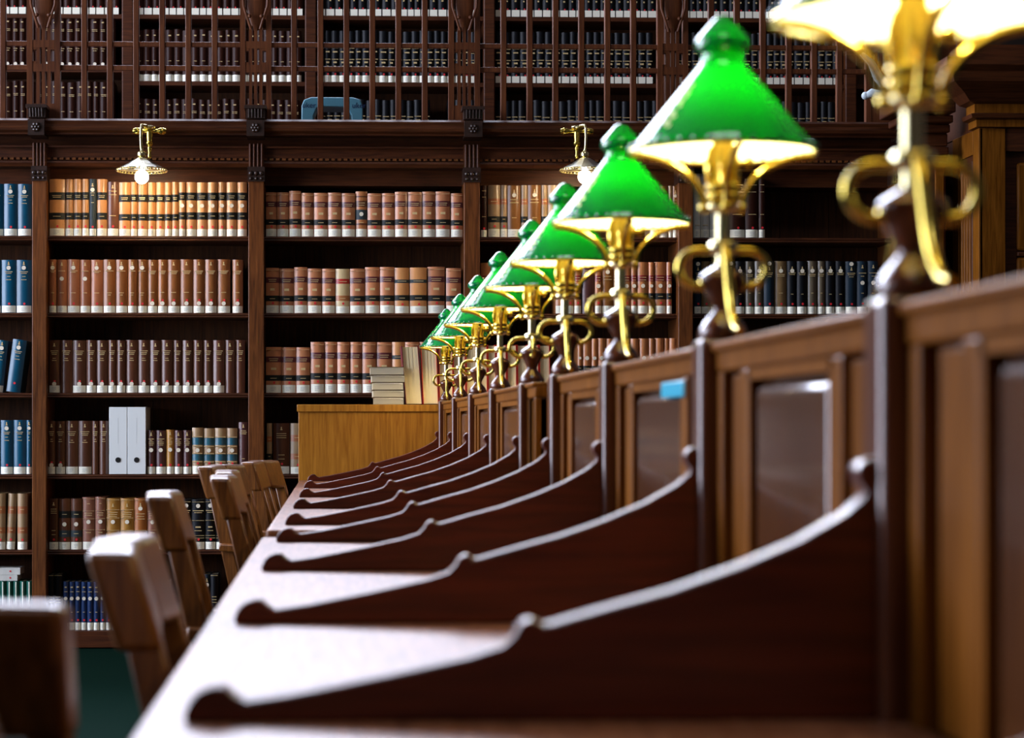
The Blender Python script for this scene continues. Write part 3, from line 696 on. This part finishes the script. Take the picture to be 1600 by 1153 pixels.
B(xm1-.05, xm1-.01, YM-.012, YM, .4, az(226, YM)).build('carved_strip', M['part'], pier, bevel=.004)
f = MB()
for k in range(6): f.ball(((xm0+xm1)/2-.03, YM-.01, 1.45+k*.09), .03, 10, sz=1.3)
f.build('carved_ornament', M['carved'], pier)
f = MB()
for k, (o, y0, y1) in enumerate([(.03, 250, 240), (.05, 240, 226), (.03, 226, 205), (.07, 205, 192), (.12, 192, 180), (.16, 178, 156), (.13, 156, 150)]):
    f.box(xm0-o, xm1, YM-o, YW-.13, az(y0, YM), az(y1, YM))
f.build('cornice', M['case'], pier, bevel=.006)
f = MB(); x0 = ax(1352, YM-.1); z0 = az(150, YM-.1)
f.tube([(x0, YM-.08, z0+.012), (x0+.03, YM-.09, z0+.03), (x0+.07, YM-.09, z0+.02), (x0+.10, YM-.08, z0+.05), (x0+.06, YM-.08, z0+.10), (x0+.03, YM-.08, z0+.16), (x0-.01, YM-.07, z0+.20)], [.012, .018, .02, .024, .022, .016, .01], 10)
f.ball((x0+.005, YM-.08, z0+.018), .017); f.build('stone_scroll', M['stone'], pier)

# ------------------------------------------------------------------ reading desks
DZ = .760; DX0, DXP = -.147, .420
LY = [1.67, 2.495, 3.39, 4.22, 4.94, 5.90, 6.83, 7.80, 8.80]
def divider(parent, Y):
    pr = [(-.112, 0), (-.112, .008), (-.108, .0165), (-.100, .0240), (-.090, .0275), (-.082, .0260), (-.074, .0185), (-.066, .0160), (-.03, .0215), (.04, .0355), (.10, .0485), (.124, .0560), (.132, .0640), (.137, .0725), (.143, .0765), (.149, .0750), (.153, .0715), (.160, .0725),
          (.20, .0840), (.25, .0975), (.30, .1150), (.345, .1340), (.38, .1540), (.393, .1655), (.395, .1720), (.390, .1770), (.3875, .1850), (.390, .1915), (.397, .1955), (.404, .1955), (.404, 0)]
    m = MB().prism([(x, DZ+z) for x, z in pr], Y-.015, Y+.015, 'y')
    return m.build('divider', M['divider'], parent, bevel=.012, seg=4)
def desk(name, label, y0, y1, posts, newels, first_post_edge):
    t = thing('reading_desk', label, 'desk', ((DX0+1.0)/2, (y0+y1)/2, 0))
    B(DX0, DXP+.01, y0, y1, DZ-.032, DZ).build('desktop', M['desk'], t, bevel=.007, seg=3)
    B(.452, 1.02, y0, y1, DZ-.032, DZ).build('desktop', M['desk'], t, bevel=.007, seg=3)
    B(DX0+.10, DX0+.12, y0+.02, y1-.02, DZ-.12, DZ-.032).build('apron', M['part'], t)
    B(.93, .95, y0+.02, y1-.02, DZ-.12, DZ-.032).build('apron', M['part'], t)
    for yy in (y0+.03, y1-.06):
        B(.27, .61, yy, yy+.03, 0.0, DZ-.032).build('end_panel', M['part'], t, bevel=.003)
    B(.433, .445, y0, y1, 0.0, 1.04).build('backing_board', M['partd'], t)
    for Y in posts:
        if Y in newels: B(.4025, .4625, Y-.03, Y+.03, 0, 1.072).build('newel_post', M['post'], t, bevel=.007, seg=3)
        else: B(.402, .462, Y-.03, Y+.03, 0, 1.076).build('post', M['post'], t, bevel=.008, seg=3)
        divider(t, Y)
    ends = [y0] + [p for p in posts if y0 < p-.05] + [y1]
    ends = sorted(set([e for e in ends])); 
    for a, b in zip(ends, ends[1:]):
        if b-a < .12: continue
        A = a + (.03 if a in posts else 0); Bq = b - (.03 if b in posts else 0)
        r = MB(); r.box(DXP, .46, A, Bq, 1.038, 1.064); r.box(DXP-.006, .466, A, Bq, 1.060, 1.071)
        r.build('top_rail', M['part'], t, bevel=.004)
        for (o0, o1) in ((.012, .040), (.150, .190)):
            B(DXP, .460, A+o0, A+o1, DZ-.03, 1.038).build('stile', M['part'], t, bevel=.003); B(DXP, .460, Bq-o1, Bq-o0, DZ-.03, 1.038).build('stile', M['part'], t, bevel=.003)
        for (o0, o1) in ((.066, .144),):
            for (p, q) in ((A+o0, A+o1), (Bq-o1, Bq-o0)):
                B(.427, .452, p, q, DZ+.002, 1.034).build('narrow_panel', M['part'], t, bevel=.003)
        if Bq-A > .5:
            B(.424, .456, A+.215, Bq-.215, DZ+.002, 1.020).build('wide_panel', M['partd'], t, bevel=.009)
            fr = MB()
            fr.box(.4205, .426, A+.19, A+.200, DZ, 1.036).box(.4205, .426, Bq-.200, Bq-.19, DZ, 1.036).box(.4205, .426, A+.19, Bq-.19, 1.026, 1.037)
            fr.build('panel_moulding', M['part'], t)
    return t
dA = desk('a', 'near reading desk with curved mahogany dividers under the four largest green lamps', .55, 4.40, [.82]+LY[:4], [], None)
# open end of the near desk partition stops at its last post
for o in [o for o in dA.children if o.name.startswith(('top_rail', 'stile', 'narrow', 'wide', 'panel_m', 'backing'))]: pass
dB = desk('b', 'far reading desk with curved dividers, running from the square newel to the oak counter', 4.72, 8.93, LY[4:], [LY[4]], None)
# number plates fixed under the rail
pl = B(.4165, .4203, 2.68, 2.86, 1.014, 1.034).build('number_plate', M['cyan'], dA, bevel=.002); pl['label'] = 'small blue plate'

# ------------------------------------------------------------------ green desk lamps
def make_lamp(four_loops=False):
    t = thing('desk_lamp', 'x', 'lamp')
    m = MB().lathe([(.026, 0), (.0275, .004), (.027, .009), (.022, .018), (.0125, .029), (.011, .033), (.0125, .038), (.019, .050), (.0245, .060), (.0265, .067), (.0255, .071), (.021, .0745), (.012, .080), (.006, .083)], n=36)
    m.build('turned_base', M['bowl'], t, world=False)
    m = MB()
    m.lathe([(.0075, .080), (.0075, .094), (.014, .095), (.0168, .098), (.0168, .106), (.014, .109), (.0080, .110), (.0080, .140), (.0130, .143), (.0200, .146), (.0200, .149), (.0100, .151)], n=24)
    m.build('stem', M['brass_s'], t, world=False)
    m = MB()
    m.lathe([(.010, .150), (.0175, .153), (.0190, .156), (.0190, .161), (.0175, .163), (.0190, .165), (.0190, .172), (.0165, .175), (.0150, .178), (.0150, .208), (.0120, .214), (.0120, .226), (.006, .228)], n=20)
    for k in range(6):
        a = k*PI/3+.3; m.tube([(.0165*math.cos(a), .0165*math.sin(a), .174), (.0175*math.cos(a), .0175*math.sin(a), .192), (.015*math.cos(a), .015*math.sin(a), .214)], [.0026, .0042, .0026], 6)
    m.ball((.026, -.006, .196), .007, 10); m.tube([(.015, -.004, .196), (.026, -.006, .196)], .0022, 6)
    m.build('burner', M['brass'], t, world=False)
    for k in range(4):
        a = k*PI/2; dx, dy = math.cos(a), math.sin(a); pts = []
        for i in range(13):
            u = i/12*PI/2; r = .102-.080*math.cos(u); z = .146+.0585*math.sin(u); pts.append((r*dx, r*dy, z))
        pts = [(.012*dx, .012*dy, .146)]+pts
        m = MB().tube(pts, .0042, 10); m.ball((.0215*dx, .0215*dy, .146), .0062, 10)
        m.build('shade_arm', M['brass'], t, world=False)
    for k in range(4):
        a = k*PI/2; dx, dy = math.cos(a), math.sin(a)
        side = (k % 2 == 0)
        m = MB()
        if side or four_loops:
            pts = [(.010, .102)] + [(.032+.0265*math.cos(math.radians(g)), .081+.0195*math.sin(math.radians(g))) for g in range(112, -128, -15)] + [(.0225, .0665)]
            pts = [(.010, .0995), (.016, .0990)] + [(.0270+.0225*math.cos(math.radians(g)), .0785+.0205*math.sin(math.radians(g))) for g in range(105, -111, -15)]
            m.tube([(p*dx, p*dy, q) for p, q in pts], .0046, 10); m.ball((.0205*dx, .0205*dy, .0610), .0074, 12)
            m.build('scroll_arm', M['brass'], t, world=False)
        else:
            pts = [(.008, .103), (.017, .100), (.026, .090), (.032, .076), (.040, .056), (.050, .036), (.064, .019), (.082, .008), (.104, .0045)]
            m.tube([(p*dx, p*dy, q) for p, q in pts], [.005, .0052, .0055, .0055, .0055, .0055, .0052, .0048, .0042], 10)
            m.build('foot', M['brass'], t, world=False)
    pr = [(.104, .2095), (.1035, .2125), (.095, .2225), (.078, .2430), (.061, .2635), (.044, .2840), (.034, .2960), (.0280, .3035), (.0250, .3085), (.0242, .3140), (.0242, .3175)]
    m = MB().lathe(pr, n=64, cap=False); sh = m.build('shade', M['shade'], t, world=False)
    for p in sh.data.polygons: p.use_smooth = True
    pr = [(.0242, .3175), (.0250, .3205), (.0300, .3225), (.0312, .3260), (.0312, .3325), (.0295, .3360), (.0100, .3580), (.0060, .3602), (.0005, .3606)]
    MB().lathe(pr, n=48, cap=False).build('glass_finial', M['finial'], t, world=False)
    m = MB(); n = 64
    m.tube([(.1045*math.cos(2*PI*k/n), .1045*math.sin(2*PI*k/n), .2088) for k in range(n+1)], .0020, 8)
    m.build('rim_ring', M['brass'], t, world=False)
    m = MB()
    for k in range(40):
        a = 2*PI*k/40; m.ball((.1035*math.cos(a), .1035*math.sin(a), .2135), .0026, 6)
    m.build('beaded_edge', M['opal'], t, world=False)
    m = MB()                                        # worn gilt lettering on the side of the shade
    for j, (u, v, w_, h_) in enumerate([(.30, 236, .003, .004), (.36, 234, .0035, .003), (.42, 237, .003, .006), (.50, 234, .0042, .005), (.57, 236, .0035, .003), (.66, 233, .0045, .004), (.72, 236, .005, .003), (.79, 233, .004, .005), (.84, 237, .003, .003)]):
        r = .028+(.100-.028)*u; z = .3035-(.3035-.2160)*(r-.028)/(.100-.028)
        a = math.radians(v-18)
        rr = r+.0016; c = Vector((rr*math.cos(a), rr*math.sin(a), z+.0012))
        tx = Vector((-math.sin(a), math.cos(a), 0)); dn = Vector((.63*math.cos(a), .63*math.sin(a), -.77)).normalized()
        ring = [c+tx*w_*math.cos(q*PI/4)+dn*h_*math.sin(q*PI/4) for q in range(8)]
        nrm = tx.cross(dn); 
        if nrm.dot(Vector((math.cos(a), math.sin(a), .6))) < 0: ring.reverse()
        m.add(ring, [tuple(range(8))])
    m.build('gilt_lettering', M['gilt'], t, world=False)
    m = MB().ball((0, 0, .254), .0115, 24, sz=3.1); m.lathe([(.008, .214), (.008, .222)], n=12)
    m.build('bulb', M['bulb'], t, world=False)
    return t
LN = ['nearest and largest green glass desk lamp, its shade cut off at the photo top', 'second largest green desk lamp, its tall finial standing clear against the gallery',
      'third largest green desk lamp, on the post beyond the blue number plate', 'fourth largest green desk lamp, on the last post of the near desk',
      'green desk lamp on the thick square newel, with four scrolled arms', 'green desk lamp on the first thin post beyond the newel',
      'green desk lamp on the second thin post beyond the newel', 'green desk lamp on the post next to the farthest one', 'farthest and smallest green desk lamp, beside the oak counter']
lampA = make_lamp(); lampB = make_lamp(True)
for i, Y in enumerate(LY):
    o = lampB if i == 4 else (lampA if i == 0 else copy_tree(lampA))
    o.location = (.433, Y, 1.0765); o['label'] = LN[i]; o['group'] = 'green desk lamps along the partition'
    if i == 4: o.location.z = 1.0725

# ------------------------------------------------------------------ brass wall lamps
def make_wall_lamp(mir):
    t = thing('wall_lamp', 'x', 'lamp')
    s = -1 if mir else 1
    m = MB()                                                # local x: 0 = shade axis, y 0 = shade axis, z 0 = shade rim
    mx, my = s*.028, .14
    m.lathe([(.012, -.004), (.022, 0), (.026, .005), (.024, .009), (.012, .012)], mx, my-.08, .190, n=24, axis='z')
    m.lathe([(.016, 0), (.016, .09)], mx, my-.07, .192, n=14, axis='y'); m.build('rosette', M['brass_s'], t, world=False)
    m = MB(); m.tube([(mx, my-.01, .178), (mx, my-.06, .180)], .008, 10)
    m.lathe([(.001, -.074), (.010, -.071), (.0150, -.060), (.0145, -.044), (.0085, -.034), (.0085, -.015), (.014, 0), (.0085, .015), (.0085, .034), (.0145, .044), (.0150, .060), (.010, .071), (.001, .074)], mx, my-.075, .179, n=14, axis='x')
    m.build('cross_bar', M['brass'], t, world=False)
    m = MB().lathe([(.001, .058), (.0075, .063), (.0095, .072), (.006, .085), (.009, .100), (.010, .104), (.008, .112), (.0155, .122), (.0160, .130), (.0125, .134), (.0140, .150), (.0150, .175)], mx, my-.075, 0, n=14)
    m.build('pendant_drop', M['brass'], t, world=False)
    pts = [(mx, my-.06, .186), (mx*.6, my-.11, .198), (0, .0, .196), (-s*.003, -.008, .180), (-s*.004, -.004, .14), (-s*.002, 0, .10), (0, 0, .082)]
    MB().tube(pts, .0062, 12).build('arm', M['brass_s'], t, world=False)
    MB().lathe([(.022, .050), (.020, .056), (.012, .060), (.020, .064), (.0205, .074), (.018, .080), (.009, .084), (.006, .092)], n=20).build('shade_holder', M['brass_s'], t, world=False)
    n = 24; m = MB(); vs = []
    for r, z in ((.106, .006), (.060, .030), (.022, .054)):
        for k in range(n): a = 2*PI*k/n; q = r*(1+(.02 if k % 2 else -.02)); vs.append((q*math.cos(a), q*math.sin(a), z))
    m.add(vs, [(i*n+k, i*n+(k+1) % n, (i+1)*n+(k+1) % n, (i+1)*n+k) for i in range(2) for k in range(n)])
    m.build('shade', M['tin'], t, world=False)
    m = MB()
    m.tube([(.1065*math.cos(2*PI*k/40), .1065*math.sin(2*PI*k/40), .0065) for k in range(41)], .0022, 6)
    m.tube([(.108*math.cos(2*PI*k/40), .108*math.sin(2*PI*k/40), -.002) for k in range(41)], .0020, 6)
    for k in range(40): a = 2*PI*k/40; m.ball((.1075*math.cos(a), .1075*math.sin(a), .002), .0036, 6)
    m.build('beaded_rim', M['brass_s'], t, world=False)
    m = MB().ball((0, 0, -.026), .030, 20); m.lathe([(.012, 0), (.012, .05)], n=12); m.build('bulb', M['bulb_wall'], t, world=False)
    return t
for (px, mir, lab) in ((221.5, False, 'brass wall lamp with fluted metal shade and lit globe, above the white-binder bay'),
                       (914, True, 'brass wall lamp half hidden behind a green shade, lit globe')):
    Y = YW-.10-.13; t = make_wall_lamp(mir); x, z = at(px, 267, Y); t.location = (x, Y, z); t['label'] = lab; t['group'] = 'brass wall lamps on the cornice'

# ------------------------------------------------------------------ oak counter and what stands on it
YO = 9.10; xo0, xo1 = ax(464, YO), ax(880, YO); zo = az(632, YO, 550)
ct = thing('counter', 'golden oak veneered counter standing at the far end of the desks', 'counter', ((xo0+xo1)/2, YO+.2, 0))
B(xo0, xo1, YO, YO+.40, zo-.029, zo).build('top', M['oak'], ct, bevel=.002)
B(xo0+.006, xo1-.006, YO+.008, YO+.39, .06, zo-.029).build('body', M['oak'], ct, bevel=.002)
B(xo0+.03, xo1-.03, YO+.03, YO+.37, 0, .06).build('kick_base', M['case'], ct)
# flat pile
zs = zo+.0006; tl = [-.02, .012, .0, .01, -.008]; ths = [11.2, 11.4, 11.8, 11.6, 13.0]
for k in range(5):
    x0, x1 = ax(580+[3, 2, 1.5, 0, -2][k], YO+.06), ax(632+[0, -.5, -1.5, .5, -.5][k], YO+.06)
    th = ths[k]*YO/F; y0, y1 = YO+.05+.006*(k % 2), YO+.25
    o = thing('book', ['old paperbound volume at the bottom of the flat pile on the counter', 'old paperbound volume, second up in the flat pile on the counter', 'old paperbound volume in the middle of the flat pile on the counter', 'old paperbound volume, second from the top of the flat counter pile', 'old paperbound volume topmost on the flat pile on the counter'][k], 'book', ((x0+x1)/2, (y0+y1)/2, zs), rz=.03*tl[k]/.01*.3, group='books piled flat on the counter')
    B(x0+.002, x1-.002, y0+.003, y1, zs+.0015, zs+th-.0025).build('page_block', M['paper_h'], o)
    c = B(x0, x1, y0, y1, zs, zs+.0012); c.box(x0-.001, x1-.001, y0, y1, zs+th-.0025, zs+th-.0012)
    c.build('cover', M['b_olive'], o)
    if k < 4:
        q = MB().add([(x0+.004, y0-.002, zs+th-.004), (x1-.02, y0-.003, zs+th-.0055), (x1-.004, y0-.002, zs+th-.009), (x1-.004, y0-.002, zs+th-.003), (x0+.01, y0-.002, zs+th-.0028)], [(0, 1, 2, 3, 4)])
        q.build('loose_leaf', M['paper_w'], o)
    zs += th+.0004
# big volumes standing with fore-edges outward
vx = [633.5, 660.5, 686, 708.5, 728.5, 746, 762.5, 776, 792.5, 808.5, 826, 843, 860.5]
for k in range(len(vx)-1):
    Yv = YO+.07; x0, x1 = ax(vx[k]+.3, Yv), ax(vx[k+1]-.3, Yv); h = az(538.5+(2 if k == 0 else 0), Yv, 640)-zo; w = x1-x0
    o = thing('large_volume', 'large volume, %s rightward in the row, cream page edges outward, on the counter' % ORD[k], 'book', ((x0+x1)/2, Yv, zo+.0006), group='large volumes on the counter')
    sh = .018 if k == 0 else .010 if k == 1 else .003
    def sk(m):
        m.v = [(x-sh*(1-(z-zo)/h)*-1*0 - sh*((z-zo)/h-.0), y, z) for x, y, z in m.v]; return m
    xs = x0+.0; dpt = .19
    cm = MB().box(xs, xs+.0035, Yv-.004, Yv+dpt, zo+.0008, zo+h).box(x1-.0035, x1, Yv-.004, Yv+dpt, zo+.0008, zo+h).box(xs, x1, Yv+dpt-.004, Yv+dpt, zo+.0008, zo+h)
    sk(cm).build('cover', M['b_redcl'] if k else M['b_crimson'], o)
    pm = MB(); nn = 8
    for q in range(nn):
        a, b = xs+.0035+(w-.007)*q/nn, xs+.0035+(w-.007)*(q+1)/nn
        pm.box(a+.0002, b, Yv+.001+.002*math.sin(PI*(q+.5)/nn)+.0012*(q % 2), Yv+dpt-.004, zo+.004, zo+h-.004)
    sk(pm).build('page_block', M['paper'], o)

# ------------------------------------------------------------------ chairs
def make_chair():
    t = thing('chair', 'x', 'chair'); W = M['chair']
    rake = lambda z: -.205 - max(0, z-.45)*.31
    s = MB().prism([(-.215, .435), (.215, .435), (.220, .450), (.205, .468), (.0, .458), (-.19, .468), (-.215, .455)], -.21, .21, 'y')
    s.build('seat', W, t, world=False, bevel=.006)
    z0, z1 = .745, .849
    def sec(z, th): c = rake(z); return (c-th/2, c+th/2)
    pts = []
    for z, e in ((z0, .016), (z1, 0)):
        a, b = sec(z, .050); pts += [(a, -.205, z+e*0), (b, -.205, z), (b, .205, z), (a, .205, z)]
    # slightly curved top slab: three segments along the width
    m = MB()
    for sgn in (-1, 1):
        a0, b0 = sec(z0, .050); a1, b1 = sec(z1, .052); k = .012
        m.hexa([(a0-k*0, 0, z0+.010), (b0-k*0, 0, z0+.010), (b0+k, sgn*.205, z0), (a0+k, sgn*.205, z0), (a1, 0, z1+.004), (b1, 0, z1+.004), (b1+k, sgn*.205, z1), (a1+k, sgn*.205, z1)] if sgn > 0 else
               [(a0+k, -.205, z0), (b0+k, -.205, z0), (b0, 0, z0+.010), (a0, 0, z0+.010), (a1+k, -.205, z1), (b1+k, -.205, z1), (b1, 0, z1+.004), (a1, 0, z1+.004)])
    m.build('top_rail', W, t, world=False, bevel=.010, seg=3)
    for y in (-.185, .185):
        m = MB(); c0, c1, c2 = -.205, rake(.47), rake(.76)+.018
        m.hexa([(c0-.05-.018, y-.017, 0), (c0-.05+.018, y-.017, 0), (c0-.05+.018, y+.017, 0), (c0-.05-.018, y+.017, 0), (c1-.022, y-.019, .46), (c1+.022, y-.019, .46), (c1+.022, y+.019, .46), (c1-.022, y+.019, .46)])
        m.build('rear_leg', W, t, world=False, bevel=.004)
        m = MB().hexa([(c1-.022, y-.019, .46), (c1+.022, y-.019, .46), (c1+.022, y+.019, .46), (c1-.022, y+.019, .46), (c2-.019, y-.016, .76), (c2+.019, y-.016, .76), (c2+.019, y+.016, .76), (c2-.019, y+.016, .76)])
        m.build('back_post', W, t, world=False, bevel=.004)
        MB().hexa([(.165, y-.016, 0), (.195, y-.016, 0), (.195, y+.016, 0), (.165, y+.016, 0), (.16, y-.02, .44), (.20, y-.02, .44), (.20, y+.02, .44), (.16, y+.02, .44)]).build('front_leg', W, t, world=False, bevel=.004)
        ya = y+(.012 if y > 0 else -.012)
        MB().prism([(-.265, .585), (-.02, .570), (.0, .575), (.0, .590), (-.02, .598), (-.265, .610)], ya-.022, ya+.022, 'y').build('armrest', W, t, world=False, bevel=.006)
        MB().hexa([(-.045, ya-.014, .455), (-.01, ya-.014, .455), (-.01, ya+.014, .455), (-.045, ya+.014, .455), (-.05, ya-.012, .575), (-.02, ya-.012, .575), (-.02, ya+.012, .575), (-.05, ya+.012, .575)]).build('arm_support', W, t, world=False, bevel=.004)
        B(-.23, .17, y-.010, y+.010, .16, .185).build('side_stretcher', W, t, world=False)
    for y in (-.09, 0, .09):
        c1, c2 = rake(.47), rake(.76)+.004
        MB().hexa([(c1-.006, y-.022, .462), (c1+.006, y-.022, .462), (c1+.006, y+.022, .462), (c1-.006, y+.022, .462), (c2-.006, y-.022, .76), (c2+.006, y-.022, .76), (c2+.006, y+.022, .76), (c2-.006, y+.022, .76)]).build('back_slat', W, t, world=False, bevel=.002)
    return t
CH = [ # x of the back's top, near-end y, rotation, label
 (-.248, .92, 0, 'nearest wooden chair, drawn up to the desk, cut off by the photo edge'),
 (-.243, 2.31, .02, 'wooden chair with a raked back and brightly lit top, tucked under the near desk'),
 (-.335, 4.12, .03, 'wooden chair at the gap between the two desks, top edge lit'),
 (-.297, 5.52, 0, 'wooden chair with lit top edge, just ahead of its twin at the far desk'),
 (-.318, 6.16, 0, 'wooden chair directly behind its twin at the far desk'),
 (-.425, 7.05, -.22, 'wooden chair turned askew behind the twin chairs at the far desk'),
 (-.325, 7.90, -.20, 'farthest wooden chair, back turned to view near the oak counter'),
]
ch0 = make_chair(); first = True
def place(x, y, r, lab, s=1.0):
    global first
    o = ch0 if first else copy_tree(ch0); first = False
    o['label'] = lab; o['group'] = 'wooden chairs along the reading desks'
    o.location = (x, y, 0); o.rotation_euler = (0, 0, r); return o
for xt, yn, r, lab in CH:
    # point (-.352+.02, -.205) of the chair is the near end of the top rail
    lx, ly = -.327, -.205
    dx, dy = lx*math.cos(r)-ly*math.sin(r), lx*math.sin(r)+ly*math.cos(r)
    place(xt-dx, yn-dy, r, lab)
place(-.385, 1.975, PI/2-.05, 'wooden chair seen squarely from behind, its broad back low beside the desk')

# ------------------------------------------------------------------ world, camera, view
wd = bpy.data.worlds.new('world'); SC.world = wd; wd.use_nodes = True
wd.node_tree.nodes['Background'].inputs[0].default_value = (.5, .6, .8, 1); wd.node_tree.nodes['Background'].inputs[1].default_value = .3
cam = bpy.data.cameras.new('camera'); co = bpy.data.objects.new('camera', cam); COL.objects.link(co); SC.camera = co
co.location = (0, 0, CZ); co.rotation_euler = (PI/2, 0, -TH)
cam.sensor_width = 36; cam.lens = F/1600*36
cam.shift_x = (800-PX)/1600; cam.shift_y = (PY-576.5)/1600
cam.clip_start = .05
cam.dof.use_dof = True; cam.dof.focus_distance = 9.3; cam.dof.aperture_fstop = 6.5
SC.view_settings.view_transform = 'Standard'; SC.view_settings.look = 'None'
SC.view_settings.exposure = 0.0; SC.view_settings.gamma = 1.0; SC.view_settings.use_curve_mapping = False
SC.cycles.use_denoising = True; SC.cycles.max_bounces = 8; SC.cycles.sample_clamp_indirect = 6
print('books', NB[0])
